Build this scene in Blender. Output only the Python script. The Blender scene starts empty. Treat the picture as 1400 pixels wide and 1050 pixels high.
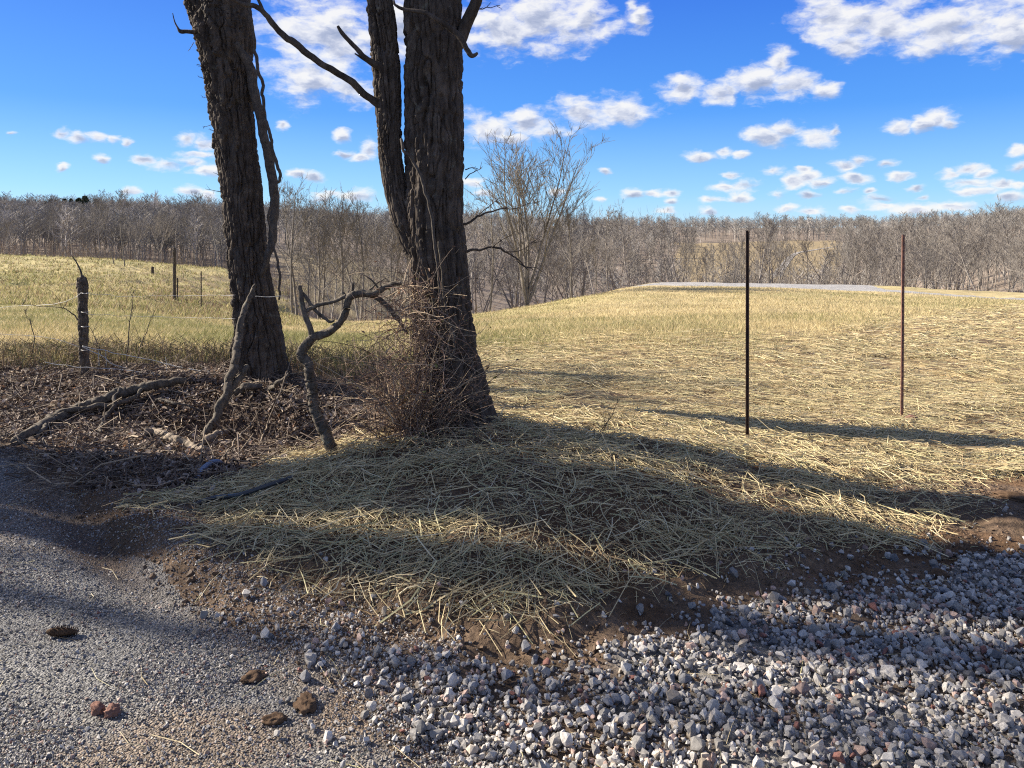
import bpy, math, numpy as np
from mathutils import Vector
R = math.radians
rng = np.random.default_rng(11)
SC = bpy.context.scene
COL = SC.collection
F = 1051.0            # focal length of the photograph in its own pixels (1400 wide)
EYE = 1.6             # camera height above the road
HOR = 330.0           # row of the horizon

# ------------------------------------------------------------------ noise
def _hash(ix, iy, iz, seed):
    n = (ix.astype(np.int64) * 374761393 + iy.astype(np.int64) * 668265263 + iz.astype(np.int64) * 1274126177 + seed * 974711) & 0xFFFFFFFF
    n = ((n ^ (n >> 13)) * 1274126177) & 0xFFFFFFFF
    n = ((n ^ (n >> 16)) * 2246822519) & 0xFFFFFFFF
    return ((n ^ (n >> 15)) & 0xFFFFFF) / float(0xFFFFFF)
def vnoise(x, y, z=None, seed=0):
    x = np.asarray(x, float); y = np.asarray(y, float)
    z = np.zeros_like(x) if z is None else np.asarray(z, float)
    fx, fy, fz = np.floor(x), np.floor(y), np.floor(z)
    u, v, w = x - fx, y - fy, z - fz
    u = u*u*u*(u*(u*6-15)+10); v = v*v*v*(v*(v*6-15)+10); w = w*w*w*(w*(w*6-15)+10)
    def h(a, b, c): return _hash(fx+a, fy+b, fz+c, seed)
    x00 = h(0,0,0)*(1-u)+h(1,0,0)*u; x10 = h(0,1,0)*(1-u)+h(1,1,0)*u
    x01 = h(0,0,1)*(1-u)+h(1,0,1)*u; x11 = h(0,1,1)*(1-u)+h(1,1,1)*u
    return (x00*(1-v)+x10*v)*(1-w)+(x01*(1-v)+x11*v)*w
def fbm(x, y, z=None, octv=4, seed=0, gain=.5):
    s = 0; a = 1; t = 0
    x = np.asarray(x, float); y = np.asarray(y, float)
    zz = None if z is None else np.asarray(z, float)
    for i in range(octv):
        s = s + a*vnoise(x, y, zz, seed+i*17); t += a; a *= gain
        x = x*2.03+3.1; y = y*2.03+1.7
        if zz is not None: zz = zz*2.03+.9
    return s/t
def sstep(a, b, x):
    t = np.clip((x-a)/(b-a), 0, 1); return t*t*(3-2*t)

# ------------------------------------------------------------------ terrain
# columns: picture column -> list of (distance, height); far relief of the valley
def zv(Y, v): return EYE-(v-HOR)/F*Y
COLS = [
 (-500, [(9,.1),(30,-.2),(60,.1),(90,.6),(130,-.4),(180,2),(340,14),(700,20),(1300,35.0),(3000,38.0)]),
 (0,    [(9,.1),(14,-.05),(25,zv(25,425)),(45,zv(45,392)),(70,zv(70,363)),(90,zv(90,349)),(110,-.9),(140,-1.2),(200,3),(320,11),(500,18),(1300,34.2),(3000,36.0)]),
 (150,  [(9,.1),(14,-.07),(25,zv(25,428)),(45,zv(45,399)),(70,zv(70,371)),(90,zv(90,354)),(110,-1.4),(140,-1.5),(200,3),(320,10.5),(500,17),(1300,32.3),(3000,34.0)]),
 (320,  [(9,.05),(14,-.1),(25,zv(25,445)),(45,zv(45,428)),(60,zv(60,408)),(90,zv(90,374)),(105,zv(105,366)),(125,-3.6),(200,2),(320,9),(500,15),(1300,28.5),(3000,30.0)]),
 (470,  [(9,.03),(14,-.15),(30,zv(30,448)),(45,zv(45,440)),(55,-5.6),(70,-8.5),(95,zv(95,420)),(130,zv(130,378)),(180,zv(180,352)),(260,1.2),(400,8),(700,18),(1300,31.5),(3000,34.2)]),
 (650,  [(9,0),(14,-.15),(25,zv(25,440)),(42,zv(42,430)),(52,-5.2),(70,-10),(120,-14),(200,-8),(300,-1),(450,7),(700,15),(1300,26.2),(3000,28.5)]),
 (750,  [(9,0),(14,-.1),(25,zv(25,435)),(44,zv(44,412)),(53,-4.2),(70,-9),(120,-15),(200,-12),(300,-4),(450,5),(700,14),(1300,24.5),(3000,26.6)]),
 (850,  [(9,0),(14,-.05),(30,zv(30,419)),(48,zv(48,390)),(54,zv(54,387.5)),(60,zv(60,386.5)),(68,-4),(80,-9),(120,-15),(200,-15),(260,-9),(350,-2),(450,4),(700,14),(1300,24.5),(3000,26.6)]),
 (1050, [(9,0),(14,0),(30,zv(30,414)),(48,zv(48,391)),(54,zv(54,388)),(61,zv(61,386)),(69,-4),(80,-9),(120,-15),(200,-16),(240,zv(240,376)),(300,zv(300,352)),(350,zv(350,338)),(400,zv(400,328)),(450,4.6),(700,12.5),(1300,21.9),(3000,23.8)]),
 (1250, [(9,0),(14,0),(30,zv(30,416)),(46,zv(46,399)),(55,zv(55,393)),(60,zv(60,391)),(68,-4),(80,-8),(120,-13),(200,-13),(300,-3),(400,3),(700,13),(1300,22.8),(3000,24.7)]),
 (1400, [(9,0),(14,0),(30,zv(30,419)),(40,zv(40,410)),(52,zv(52,399)),(62,-4),(80,-6),(120,-8),(180,-4),(260,4),(500,13),(1300,24.7),(3000,26.0)]),
 (1900, [(9,0),(14,0),(30,-.9),(45,-1.3),(55,-2.4),(70,-4),(100,-5),(160,-1),(260,6),(500,14),(1300,26.6),(3000,28.0)]),
]
_ct = np.array([(c[0]-700)/F for c in COLS])
_ly = np.linspace(math.log(6), math.log(3000), 900)
_rows = []
for c in COLS:
    d = np.array([p[0] for p in [(6, 0.0)]+c[1]]); h = np.array([p[1] for p in [(6, 0.0)]+c[1]])
    r = np.interp(_ly, np.log(d), h)
    k = np.hanning(15); k /= k.sum()
    r = np.convolve(np.pad(r, 7, mode='edge'), k, 'valid')
    _rows.append(r)
_rows = np.array(_rows)
_tg = np.linspace(_ct[0], _ct[-1], 300)
_grid = np.empty((300, 900))
for j in range(900): _grid[:, j] = np.interp(_tg, _ct, _rows[:, j])
k = np.hanning(21); k /= k.sum()
_grid = np.apply_along_axis(lambda a: np.convolve(np.pad(a, 10, mode='edge'), k, 'valid'), 0, _grid)

def flat(u, v, z=0.0):
    """ground point seen at a spot of the photograph, for level ground at height z"""
    Y = (EYE-z)*F/(v-HOR); return ((u-700)/F*Y, Y)
def poly(pts, z=0.0): return np.array([flat(u, v, z) for u, v in pts])
def sdist(P, x, y):
    """signed distance to a polygon, positive inside"""
    x = np.asarray(x, float); y = np.asarray(y, float)
    d = np.full(x.shape, 1e9); ins = np.zeros(x.shape, bool)
    n = len(P)
    for i in range(n):
        ax, ay = P[i]; bx, by = P[(i+1) % n]
        ex, ey = bx-ax, by-ay
        t = np.clip(((x-ax)*ex+(y-ay)*ey)/(ex*ex+ey*ey+1e-12), 0, 1)
        d = np.minimum(d, np.hypot(x-ax-t*ex, y-ay-t*ey))
        c = ((ay > y) != (by > y))
        xi = ax+(y-ay)/(by-ay if by != ay else 1e-12)*ex
        ins ^= c & (x < xi)
    return np.where(ins, d, -d)

ROAD = np.concatenate([np.array([(-60, 9.5), (-14, 6.9)]), poly([(-330,592),(0,611),(60,642),(115,695),(175,752),(255,812),(345,862),(440,920),(520,1000),(600,1080)]), np.array([(.1,1.2),(1.2,-1),(30,-30),(-60,-30)])])
MOUND = np.concatenate([poly([(175,700),(300,768),(420,812),(520,850),(700,888),(850,868),(930,832),(1050,806),(1200,784),(1300,770)]), np.array([(3.0,4.6),(3.6,6.2),(2.0,7.2),(0.6,7.4),(-.9,7.2),(-1.5,6.6)]), poly([(330,655)])])
DRIVE = np.concatenate([np.array([(-.15,1.2)]), poly([(560,1080),(470,985),(430,905),(400,850),(520,880),(700,912),(850,893),(960,880),(1000,835),(1150,800),(1300,782),(1340,768),(1440,752),(1700,735)]), np.array([(8,4.4),(30,8),(40,-10),(1.2,-6)])])
LANE = np.array([((u-700)/F*Y, Y) for u, Y in [(862,49.5),(930,48.6),(1000,47.6),(1100,46.6),(1200,45),(1300,41.8),(1400,38.8),(1600,34),(1900,28),(1900,30),(1600,36.5),(1400,41.2),(1300,44.6),(1210,48.6),(1190,58),(1050,61.5),(950,60),(880,56)]])

def H(x, y):
    x = np.asarray(x, float); y = np.asarray(y, float)
    D = np.maximum(np.maximum(y, np.abs(x)*.82), 1e-3)
    D = np.where(y < 0, np.maximum(-y, np.abs(x))*.8, D)
    t = np.clip(x/np.maximum(D, 1e-3), _tg[0], _tg[-1])
    a = (t-_tg[0])/(_tg[-1]-_tg[0])*298.999; b = np.clip((np.log(np.maximum(D, 6.001))-_ly[0])/(_ly[-1]-_ly[0])*898.999, 0, 898.999)
    ia, ib = a.astype(int), b.astype(int); fa, fb = a-ia, b-ib
    z = (_grid[ia, ib]*(1-fb)+_grid[ia, ib+1]*fb)*(1-fa)+(_grid[ia+1, ib]*(1-fb)+_grid[ia+1, ib+1]*fb)*fa
    near = np.exp(-np.maximum(D-6, 0)/9)
    # straw-covered mound
    sd = sdist(MOUND, x, y)+(fbm(x*2.2, y*2.2, seed=5, octv=3)-.5)*.16
    A = .19-.16*sstep(.5, 2.0, x)
    z = z+A*sstep(0, 1.3, sd)*np.where(y > 6.2, 1-sstep(6.2, 7.8, y), 1)+.045*sstep(0, .14, sd)*(1-sstep(1.2, 2.4, x))*(1-sstep(5.2, 6.0, y))
    def g(cx, cy, rx, ry, ang=0):
        c, s = math.cos(ang), math.sin(ang); dx, dy = x-cx, y-cy
        return np.exp(-((dx*c+dy*s)/rx)**2-((-dx*s+dy*c)/ry)**2)
    z = z+.10*g(-.45, 5.75, .65, .6)+.07*g(-2.85, 8.0, .9, .8)
    # leaf bank along the fence and the ditch beside it
    z = z+.10*sstep(6.5, 7.9, y+.08*x+.5*(fbm(x*.9, y*.9, seed=3)-.5))*(1-sstep(8.6, 11.0, y))*(1-sstep(-2.4, -1.0, x))
    z = z-.30*g(-2.3, 6.75, 1.0, .40, -.25)-.05*g(-3.3, 6.6, .9, .3, -.1)
    # rut and the gravel berm beside it at the road edge
    z = z-.06*g(-2.1, 3.98, .95, .16, -.81)+.07*g(-1.79, 4.06, .74, .14, -.77)
    # clods and small relief
    rd = sdist(ROAD, x, y); dr = sdist(DRIVE, x, y)
    rough = 1-.85*sstep(-.15, .15, rd)-.3*sstep(-.1, .2, dr)*(1-sstep(-.15, .15, rd))
    nr = np.where(D < 40, 1, 0)
    z = z+near*rough*((fbm(x*5, y*5, seed=21, octv=4)-.5)*.075+(fbm(x*1.3, y*1.3, seed=22, octv=2)-.5)*.06)
    # tussocky pasture on the left hillside, gentle swells further out
    past = sstep(30, 50, D)*(1-sstep(110, 140, D))*(1-sstep(-.25, -.1, t))
    z = z+past*(fbm(x*.8, y*.8, seed=31, octv=3)-.5)*.55
    z = z+sstep(10, 30, D)*(1-sstep(60, 100, D))*(fbm(x*.35, y*.35, seed=33, octv=3)-.5)*.16
    z = z+sstep(120, 300, D)*(fbm(x*.012, y*.012, seed=35, octv=3)-.5)*6
    return z
def ground(u, v, lo=2.0, hi=400.0):
    """point of the terrain seen at a spot of the photograph"""
    Y = np.exp(np.linspace(math.log(lo), math.log(hi), 3000))
    X = (u-700)/F*Y; Z = EYE-(v-HOR)/F*Y
    below = Z < H(X, Y)
    i = int(np.argmax(below)) if below.any() else len(Y)-1
    return Vector((float(X[i]), float(Y[i]), float(H(X[i:i+1], Y[i:i+1])[0])))
def at(u, v, Y): return np.array([(u-700)/F*Y, Y, EYE-(v-HOR)/F*Y])

# ------------------------------------------------------------------ mesh helpers
def make(name, V, faces, mat, parent=None, col=None, smooth=False, link=True):
    """faces: (n,k) int array or list of such arrays"""
    me = bpy.data.meshes.new(name)
    V = np.asarray(V, np.float32).reshape(-1, 3)
    if not isinstance(faces, list): faces = [faces]
    faces = [np.asarray(f, np.int32) for f in faces if len(f)]
    me.vertices.add(len(V)); me.vertices.foreach_set('co', V.ravel())
    nl = sum(f.size for f in faces); npoly = sum(len(f) for f in faces)
    me.loops.add(nl); me.loops.foreach_set('vertex_index', np.concatenate([f.ravel() for f in faces]))
    tot = np.concatenate([np.full(len(f), f.shape[1], np.int32) for f in faces])
    st = np.concatenate([[0], np.cumsum(tot)[:-1]]).astype(np.int32)
    me.polygons.add(npoly); me.polygons.foreach_set('loop_start', st)
    try: me.polygons.foreach_set('loop_total', tot)
    except Exception: pass
    me.polygons.foreach_set('use_smooth', np.full(npoly, smooth, bool))
    if col is not None:
        at_ = me.color_attributes.new('col', 'FLOAT_COLOR', 'POINT')
        c = np.ones((len(V), 4), np.float32); c[:, :3] = col; at_.data.foreach_set('color', c.ravel())
    me.update(calc_edges=True)
    if mat is not None: me.materials.append(mat)
    o = bpy.data.objects.new(name, me)
    if link: COL.objects.link(o)
    if parent is not None: o.parent = parent
    return o
def tag(o, label=None, cat=None, group=None, kind=None):
    if label: o['label'] = label
    if cat: o['category'] = cat
    if group: o['group'] = group
    if kind: o['kind'] = kind
    return o
def empty(name, loc, label, cat, group=None):
    o = bpy.data.objects.new(name, None); o.location = loc; COL.objects.link(o)
    o.empty_display_size = .1
    return tag(o, label, cat, group)
def strands(P, Rd, n=3, closed_tip=False):
    """P (N,K,3) curved strands, Rd (N,K) or (N,) radii -> verts, quads, strand id per vert"""
    P = np.asarray(P, float); N, K, _ = P.shape
    Rd = np.asarray(Rd, float)
    if Rd.ndim == 1: Rd = np.repeat(Rd[:, None], K, 1)
    T = np.gradient(P, axis=1); T /= np.linalg.norm(T, axis=2, keepdims=True)+1e-9
    m = np.mean(T, axis=1); up = np.where(np.abs(m[:, 2:3]) < .8, np.array([[0, 0, 1.]]), np.array([[1., 0, 0]]))
    A = np.cross(T, up[:, None, :]); A /= np.linalg.norm(A, axis=2, keepdims=True)+1e-9
    B = np.cross(T, A)
    th = np.arange(n)*2*np.pi/n
    V = P[:, :, None, :]+Rd[:, :, None, None]*(A[:, :, None, :]*np.cos(th)[:, None]+B[:, :, None, :]*np.sin(th)[:, None])
    base = (np.arange(N)*K*n)[:, None, None]+(np.arange(K-1)*n)[None, :, None]
    j = np.arange(n)[None, None, :]; jn = (j+1) % n
    q = np.stack([base+j, base+jn, base+n+jn, base+n+j], -1).reshape(-1, 4)
    return V.reshape(-1, 3), q, np.repeat(np.arange(N), K*n)
def spline(pts, K):
    """Catmull-Rom through rows of pts (x,y,z,r...)"""
    p = np.asarray(pts, float); n = len(p)
    if n == 2: return p[0]+(p[1]-p[0])*np.linspace(0, 1, K)[:, None]
    s = np.linspace(0, n-1, K); i = np.clip(s.astype(int), 0, n-2); t = (s-i)[:, None]
    g = lambda k: p[np.clip(k, 0, n-1)]
    p0, p1, p2, p3 = g(i-1), g(i), g(i+1), g(i+2)
    return .5*((2*p1)+(-p0+p2)*t+(2*p0-5*p1+4*p2-p3)*t*t+(-p0+3*p1-3*p2+p3)*t**3)
def limb(name, pts, mat, parent=None, K=40, n=10, knob=.12, seed=0, wob=.0):
    """round branch through (x,y,z,r) points with knobbly bark and closed ends"""
    c = spline(pts, K); P = c[:, :3].copy(); r = np.maximum(c[:, 3], .002)
    s = np.concatenate([[0], np.cumsum(np.linalg.norm(np.diff(P, axis=0), axis=1))])
    if wob: P += wob*np.stack([fbm(s*9, s*0+seed+i*7, seed=seed+i)-.5 for i in range(3)], 1)
    V, q, _ = strands(P[None], r[None], n)
    V = V.reshape(K, n, 3)
    th = np.arange(n)*2*np.pi/n
    nz = fbm(np.cos(th)[None, :]*1.6+seed+s[:, None]*3, np.sin(th)[None, :]*1.6+s[:, None]*9, seed=seed, octv=3)-.5
    nf = vnoise(np.cos(th)[None, :]*3+seed+s[:, None]*2, np.sin(th)[None, :]*3+s[:, None]*28, seed=seed+3)-.5
    V = P[:, None, :]+(V-P[:, None, :])*(1+nz*2*knob+nf*1.4*knob)[:, :, None]
    V = np.concatenate([V.reshape(-1, 3), P[:1], P[-1:]])
    a = np.arange(n); an = (a+1) % n; o = K*n
    t0 = np.stack([np.full(n, o), an, a], 1); t1 = np.stack([np.full(n, o+1), (K-1)*n+a, (K-1)*n+an], 1)
    return make(name, V, [q, np.concatenate([t0, t1])], mat, parent, smooth=True)
def bark_trunk(name, pts, mat, parent=None, K=420, n=200, depth=.03, flare=None, seed=0, zoff=None):
    """big furrowed trunk through (x,y,z,r); furrows are real relief"""
    c = spline(pts, K); P = c[:, :3]; r = c[:, 3]
    V, q, _ = strands(P[None], r[None], n)
    V = V.reshape(K, n, 3)
    s = np.concatenate([[0], np.cumsum(np.linalg.norm(np.diff(P, axis=0), axis=1))])[:, None]
    th = (np.arange(n)*2*np.pi/n)[None, :]
    ra = float(np.median(r)); cx, cy = np.cos(th)*ra+0*s, np.sin(th)*ra+0*s
    sx = s+0*th
    wx = (fbm(cx*9, cy*9, sx*4, seed=seed+50, octv=3)-.5)*.07
    fr = .22/ra
    f1 = vnoise((cx+wx)*21*fr, (cy+wx)*21*fr, sx*2.1, seed=seed)-.5
    f2 = vnoise((cx-wx)*30*fr+9, (cy+wx)*30*fr, sx*3.4, seed=seed+1)-.5
    pl = vnoise(cx*26, cy*26, sx*15, seed=seed+2)-.5
    fine = fbm(cx*60, cy*60, sx*24, seed=seed+3, octv=3)-.5
    crk = np.exp(-((vnoise((cx+wx)*12, (cy-wx)*12, sx*17, seed=seed+6)-.5)/.05)**2)
    big = fbm(cx*4, cy*4, sx*1.1, seed=seed+4, octv=2)-.5
    d = -1.15*depth*(1-np.clip(np.abs(f1)/.10, 0, 1))-.75*depth*(1-np.clip(np.abs(f2)/.09, 0, 1))-.30*depth*crk+.55*depth*pl+.75*depth*fine+.08*ra*big*2
    d = d*(.72+.8*sstep(.32, .68, fbm(cx*3.2, cy*3.2, sx*.8, seed=seed+77, octv=3)))
    k = np.clip(r/ra, .35, 1.3)[:, None]
    d = d*k
    if flare:
        amp, ln, lobes, ph = flare
        d = d+amp*np.exp(-s/ln)*(.55+.6*np.cos(lobes*th+ph+1.2*np.cos(th))+.5*(fbm(np.cos(th)*2, np.sin(th)*2, seed=seed+9)-.5))
    V = P[:, None, :]+(V-P[:, None, :])*(1+d/np.maximum(r[:, None], .01))[:, :, None]
    return make(name, V.reshape(-1, 3), q, mat, parent, smooth=True)

# ------------------------------------------------------------------ materials
def mat(name, build, rough=.85, spec=.25):
    m = bpy.data.materials.new(name); m.use_nodes = True
    nt = m.node_tree; b = nt.nodes['Principled BSDF']
    b.inputs['Roughness'].default_value = rough; b.inputs['Specular IOR Level'].default_value = spec
    build(nt, b); return m
def N(nt, t, **kw):
    n = nt.nodes.new(t)
    for k, v in kw.items():
        if k.startswith('i_'):
            key = k[2:]; n.inputs[int(key) if key.isdigit() else key].default_value = v
        else: setattr(n, k, v)
    return n
def ramp(nt, fac, stops):
    r = nt.nodes.new('ShaderNodeValToRGB'); e = r.color_ramp.elements
    while len(e) < len(stops): e.new(.5)
    for i, (p, c) in enumerate(stops): e[i].position = p; e[i].color = (*c, 1)
    nt.links.new(fac, r.inputs[0]); return r.outputs[0]
def objcoord(nt, scale=(1, 1, 1)):
    tc = nt.nodes.new('ShaderNodeTexCoord'); mp = nt.nodes.new('ShaderNodeMapping'); mp.inputs['Scale'].default_value = scale
    nt.links.new(tc.outputs['Object'], mp.inputs[0]); return mp.outputs[0]
def noise(nt, vec, scale, detail=4, rough=.55):
    n = nt.nodes.new('ShaderNodeTexNoise'); n.inputs['Scale'].default_value = scale; n.inputs['Detail'].default_value = detail; n.inputs['Roughness'].default_value = rough
    if vec is not None: nt.links.new(vec, n.inputs['Vector'])
    return n.outputs['Fac']
def bump(nt, b, h, strength, dist):
    n = nt.nodes.new('ShaderNodeBump'); n.inputs['Strength'].default_value = strength; n.inputs['Distance'].default_value = dist
    nt.links.new(h, n.inputs['Height']); nt.links.new(n.outputs[0], b.inputs['Normal'])
def mul(nt, a, fac, lo, hi):
    """colour a times a grey between lo and hi driven by fac"""
    r = N(nt, 'ShaderNodeMapRange'); nt.links.new(fac, r.inputs[0])
    r.inputs[1].default_value = .3; r.inputs[2].default_value = .7; r.inputs[3].default_value = lo; r.inputs[4].default_value = hi
    m = N(nt, 'ShaderNodeVectorMath', operation='SCALE'); nt.links.new(a, m.inputs[0]); nt.links.new(r.outputs[0], m.inputs['Scale'])
    return m.outputs[0]
def vcol(nt):
    a = nt.nodes.new('ShaderNodeVertexColor'); a.layer_name = 'col'; return a.outputs[0]

def b_attr(var=0, scale=60, bs=0, bd=.004, trans=0):
    def f(nt, b):
        c = vcol(nt)
        if var:
            nz = noise(nt, objcoord(nt), scale, 3); c = mul(nt, c, nz, 1-var, 1+var)
            if bs: bump(nt, b, nz, bs, bd)
        nt.links.new(c, b.inputs['Base Color'])
        if trans:
            t = N(nt, 'ShaderNodeBsdfTranslucent'); nt.links.new(c, t.inputs[0])
            mx = N(nt, 'ShaderNodeMixShader', i_0=trans); nt.links.new(b.outputs[0], mx.inputs[1]); nt.links.new(t.outputs[0], mx.inputs[2])
            nt.links.new(mx.outputs[0], nt.nodes['Material Output'].inputs[0])
    return f
def b_ground(nt, b):
    v = objcoord(nt); c = vcol(nt)
    n1 = noise(nt, v, 3.0, 6, .65); n2 = noise(nt, v, 38, 5, .7); n3 = noise(nt, v, .22, 4, .6)
    c = mul(nt, mul(nt, mul(nt, c, n1, .72, 1.28), n2, .6, 1.4), n3, .82, 1.18)
    n4 = noise(nt, v, .9, 5, .7); c = mul(nt, c, n4, .78, 1.22)
    nt.links.new(c, b.inputs['Base Color'])
    bump(nt, b, n2, .9, .02)
def b_road(nt, b):
    v = objcoord(nt); c = vcol(nt)
    vo = N(nt, 'ShaderNodeTexVoronoi', i_Scale=115.0); nt.links.new(v, vo.inputs['Vector'])
    n1 = noise(nt, v, 2.2, 5, .6)
    bw = N(nt, 'ShaderNodeRGBToBW'); nt.links.new(vo.outputs['Color'], bw.inputs[0])
    c = mul(nt, mul(nt, c, bw.outputs[0], .55, 1.4), n1, .75, 1.2)
    nt.links.new(c, b.inputs['Base Color'])
    inv = N(nt, 'ShaderNodeMath', operation='SUBTRACT', i_0=1.0); nt.links.new(vo.outputs['Distance'], inv.inputs[1])
    bump(nt, b, inv.outputs[0], 1.0, .007)
def b_bark(col_a, col_b, sc=1.0, lichen=0.0):
    def f(nt, b):
        v = objcoord(nt, (sc, sc, sc*.22)); n1 = noise(nt, v, 26, 6, .7); n2 = noise(nt, objcoord(nt), 7*sc, 4, .6)
        c = ramp(nt, n1, [(.3, col_a), (.7, col_b)])
        c = mul(nt, c, n2, .62, 1.4)
        if lichen:
            n3 = noise(nt, objcoord(nt), 14, 5, .7)
            mx = N(nt, 'ShaderNodeMix', data_type='RGBA'); mx.inputs[7].default_value = (.20, .22, .17, 1)
            r = N(nt, 'ShaderNodeMapRange', i_1=.60, i_2=.68, i_3=0.0, i_4=lichen); nt.links.new(n3, r.inputs[0])
            nt.links.new(r.outputs[0], mx.inputs[0]); nt.links.new(c, mx.inputs[6]); c = mx.outputs[2]
        nt.links.new(c, b.inputs['Base Color']); bump(nt, b, n1, .8, .012/sc)
    return f
def b_noise(ca, cb, scale, bs=.3, bd=.003, metal=0):
    def f(nt, b):
        n1 = noise(nt, objcoord(nt), scale, 5, .65)
        nt.links.new(ramp(nt, n1, [(.32, ca), (.68, cb)]), b.inputs['Base Color'])
        b.inputs['Metallic'].default_value = metal
        bump(nt, b, n1, bs, bd)
    return f
M = dict(
 ground=mat('soil and grass', b_ground, .95, .1),
 road=mat('worn chip seal', b_road, .8, .3),
 stone=mat('crushed stone', b_attr(.25, 90, .4, .003), .75, .3),
 straw=mat('straw', b_attr(.12, 40, trans=.12), .6, .35),
 grass=mat('grass blades', b_attr(trans=.3), .7, .2),
 leaf=mat('dead leaves', b_attr(.25, 45, trans=.25), .7, .3),
 bark=mat('furrowed bark', b_bark((.034, .027, .021), (.105, .086, .070), 1, .30), .9, .15),
 deadwood=mat('dead wood', b_bark((.045, .038, .030), (.14, .118, .092), 2.2, .35), .85, .2),
 palewood=mat('pale broken wood', b_bark((.13, .10, .072), (.29, .235, .17), 2.5), .8, .2),
 vine=mat('vine bark', b_bark((.05, .042, .035), (.105, .09, .074), 3), .85, .2),
 pale=mat('pale grey bark', b_bark((.19, .172, .15), (.40, .365, .325), .5), .95, .1),
 paletwig=mat('pale twigs', b_noise((.165, .146, .127), (.285, .256, .224), 1.5, 0), .95, .1),
 far=mat('grey bark', b_bark((.11, .097, .082), (.28, .25, .215), .5), .95, .1),
 twig=mat('fine twigs', b_noise((.14, .127, .112), (.25, .229, .204), 1.5, 0), .95, .1),
 wood=mat('distant wood', b_attr(), .95, .1),
 pine=mat('pine needles', b_attr(), .9, .1),
 post=mat('weathered post wood', b_bark((.05, .04, .03), (.16, .13, .10), 2.5), .85, .2),
 bramble=mat('dry bramble stems', b_attr(), .8, .2),
 dark_steel=mat('dark painted steel', b_noise((.018, .012, .010), (.085, .045, .032), 9, .3, .001, .3), .55, .4),
 rust_steel=mat('rusty red steel', b_noise((.09, .043, .03), (.26, .125, .09), 9, .3, .001, .2), .6, .4),
 pale_steel=mat('pale stud steel', b_noise((.55, .53, .50), (.72, .70, .67), 30, .2, .001, .0), .4, .5),  # studs of the dark post, coloured paler than its body
 wire=mat('pale fence wire', b_noise((.45, .44, .40), (.62, .60, .56), 20, .1, .001, 0), .5, .5),
 cloth=mat('white fence rope', b_noise((.36, .36, .34), (.5, .5, .48), 20), .7, .3),
 clod=mat('clod of earth', b_noise((.055, .035, .022), (.13, .085, .055), 28, .8, .01), .95, .1),
 redclod=mat('clod of red clay', b_noise((.13, .07, .055), (.24, .14, .11), 28, .8, .01), .95, .1),
 pipe=mat('blue grey plastic pipe', b_noise((.10, .13, .19), (.16, .20, .28), 8, .1, .001), .35, .5),
 hose=mat('dark plastic pipe', b_noise((.02, .023, .028), (.04, .045, .05), 8, .1, .001), .45, .5),
)

# ------------------------------------------------------------------ ground sheet, split into ground / road / driveway / lane
def zones(x, y):
    wob = (fbm(x*3.1, y*3.1, seed=41, octv=3)-.5)
    rd = sdist(ROAD, x, y)+wob*.16; dr = sdist(DRIVE, x, y)+wob*.25; md = sdist(MOUND, x, y)+wob*.3
    return rd, dr, md
def lerp(a, b, w): return a*(1-w[:, None])+np.array(b)*w[:, None]
def RUT(x, y):
    return np.exp(-(((x+2.1)*math.cos(.81)-(y-3.98)*math.sin(.81))/.95)**2-(((x+2.1)*math.sin(.81)+(y-3.98)*math.cos(.81))/.17)**2)
def ground_colour(x, y):
    D = np.maximum(np.maximum(y, np.abs(x)*.82), .001); t = x/D
    n = fbm(x*.6, y*.6, seed=61, octv=4); n2 = fbm(x*.11, y*.11, seed=62, octv=3); n3 = fbm(x*2.5, y*2.5, seed=63, octv=4)
    rd, dr, md = zones(x, y)
    c = np.tile(np.array([.125, .088, .06]), (len(x), 1))                        # bare soil
    c = lerp(c, (.105, .066, .04), sstep(.45, .6, n3))
    lit = sstep(5.6, 6.4, y+.1*x)*(1-sstep(-2.2, -1.3, x))*(1-sstep(9, 10, y)); c = lerp(c, (.10, .072, .055), lit)
    thatch = sstep(5.6, 7.0, y+.25*np.minimum(x, 2))*sstep(-1.2, 0, x); c = lerp(c, (.42, .32, .165), thatch*.8*sstep(.38, .54, n3))
    # fields
    gr = sstep(8.6, 10.2, y+(n-.5)*3)*(1-sstep(-1.5, -.2, x)); grr = sstep(11.0, 14, y+(n-.5)*4-np.maximum(t-.42, 0)*60)*sstep(-1.5, -.2, x)
    g = np.clip(np.maximum(gr, grr), 0, 1)
    c = lerp(c, (.41, .335, .18), g)
    green = sstep(.44, .62, n2)*.55+sstep(.5, .7, n)*.3
    green = np.clip(green*(1-.55*sstep(-.1, .15, t))+.35*sstep(-.25, -.45, t)*sstep(25, 45, D), 0, 1)
    c = lerp(c, (.235, .225, .085), g*green*.8)
    brn = sstep(30, 45, D)*(1-sstep(75, 95, D))*np.exp(-((t+.40)/.10)**2)*sstep(.42, .58, n); c = lerp(c, (.20, .145, .095), brn*.8)
    # beyond the crest: floor of bare woods, a tan hayfield on the far hill
    edge = np.interp(t, [-.70, -.52, -.36, -.22, -.05, .05, .14, .33, .52, .67, 1.1], [106, 102, 110, 47, 43, 45, 56, 60, 57, 54, 50])
    wd = sstep(0, 6, D-edge); c = lerp(c, (.215, .175, .14), wd)
    ff = sstep(-.02, .02, hayfield(t, D)); c = lerp(c, (.262, .208, .125), ff)
    ff = sstep(80, 92, D)*(1-sstep(165, 185, D))*np.exp(-((t+.21)/.10)**4); c = lerp(c, (.27, .22, .125), ff*.9)
    return c
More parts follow.
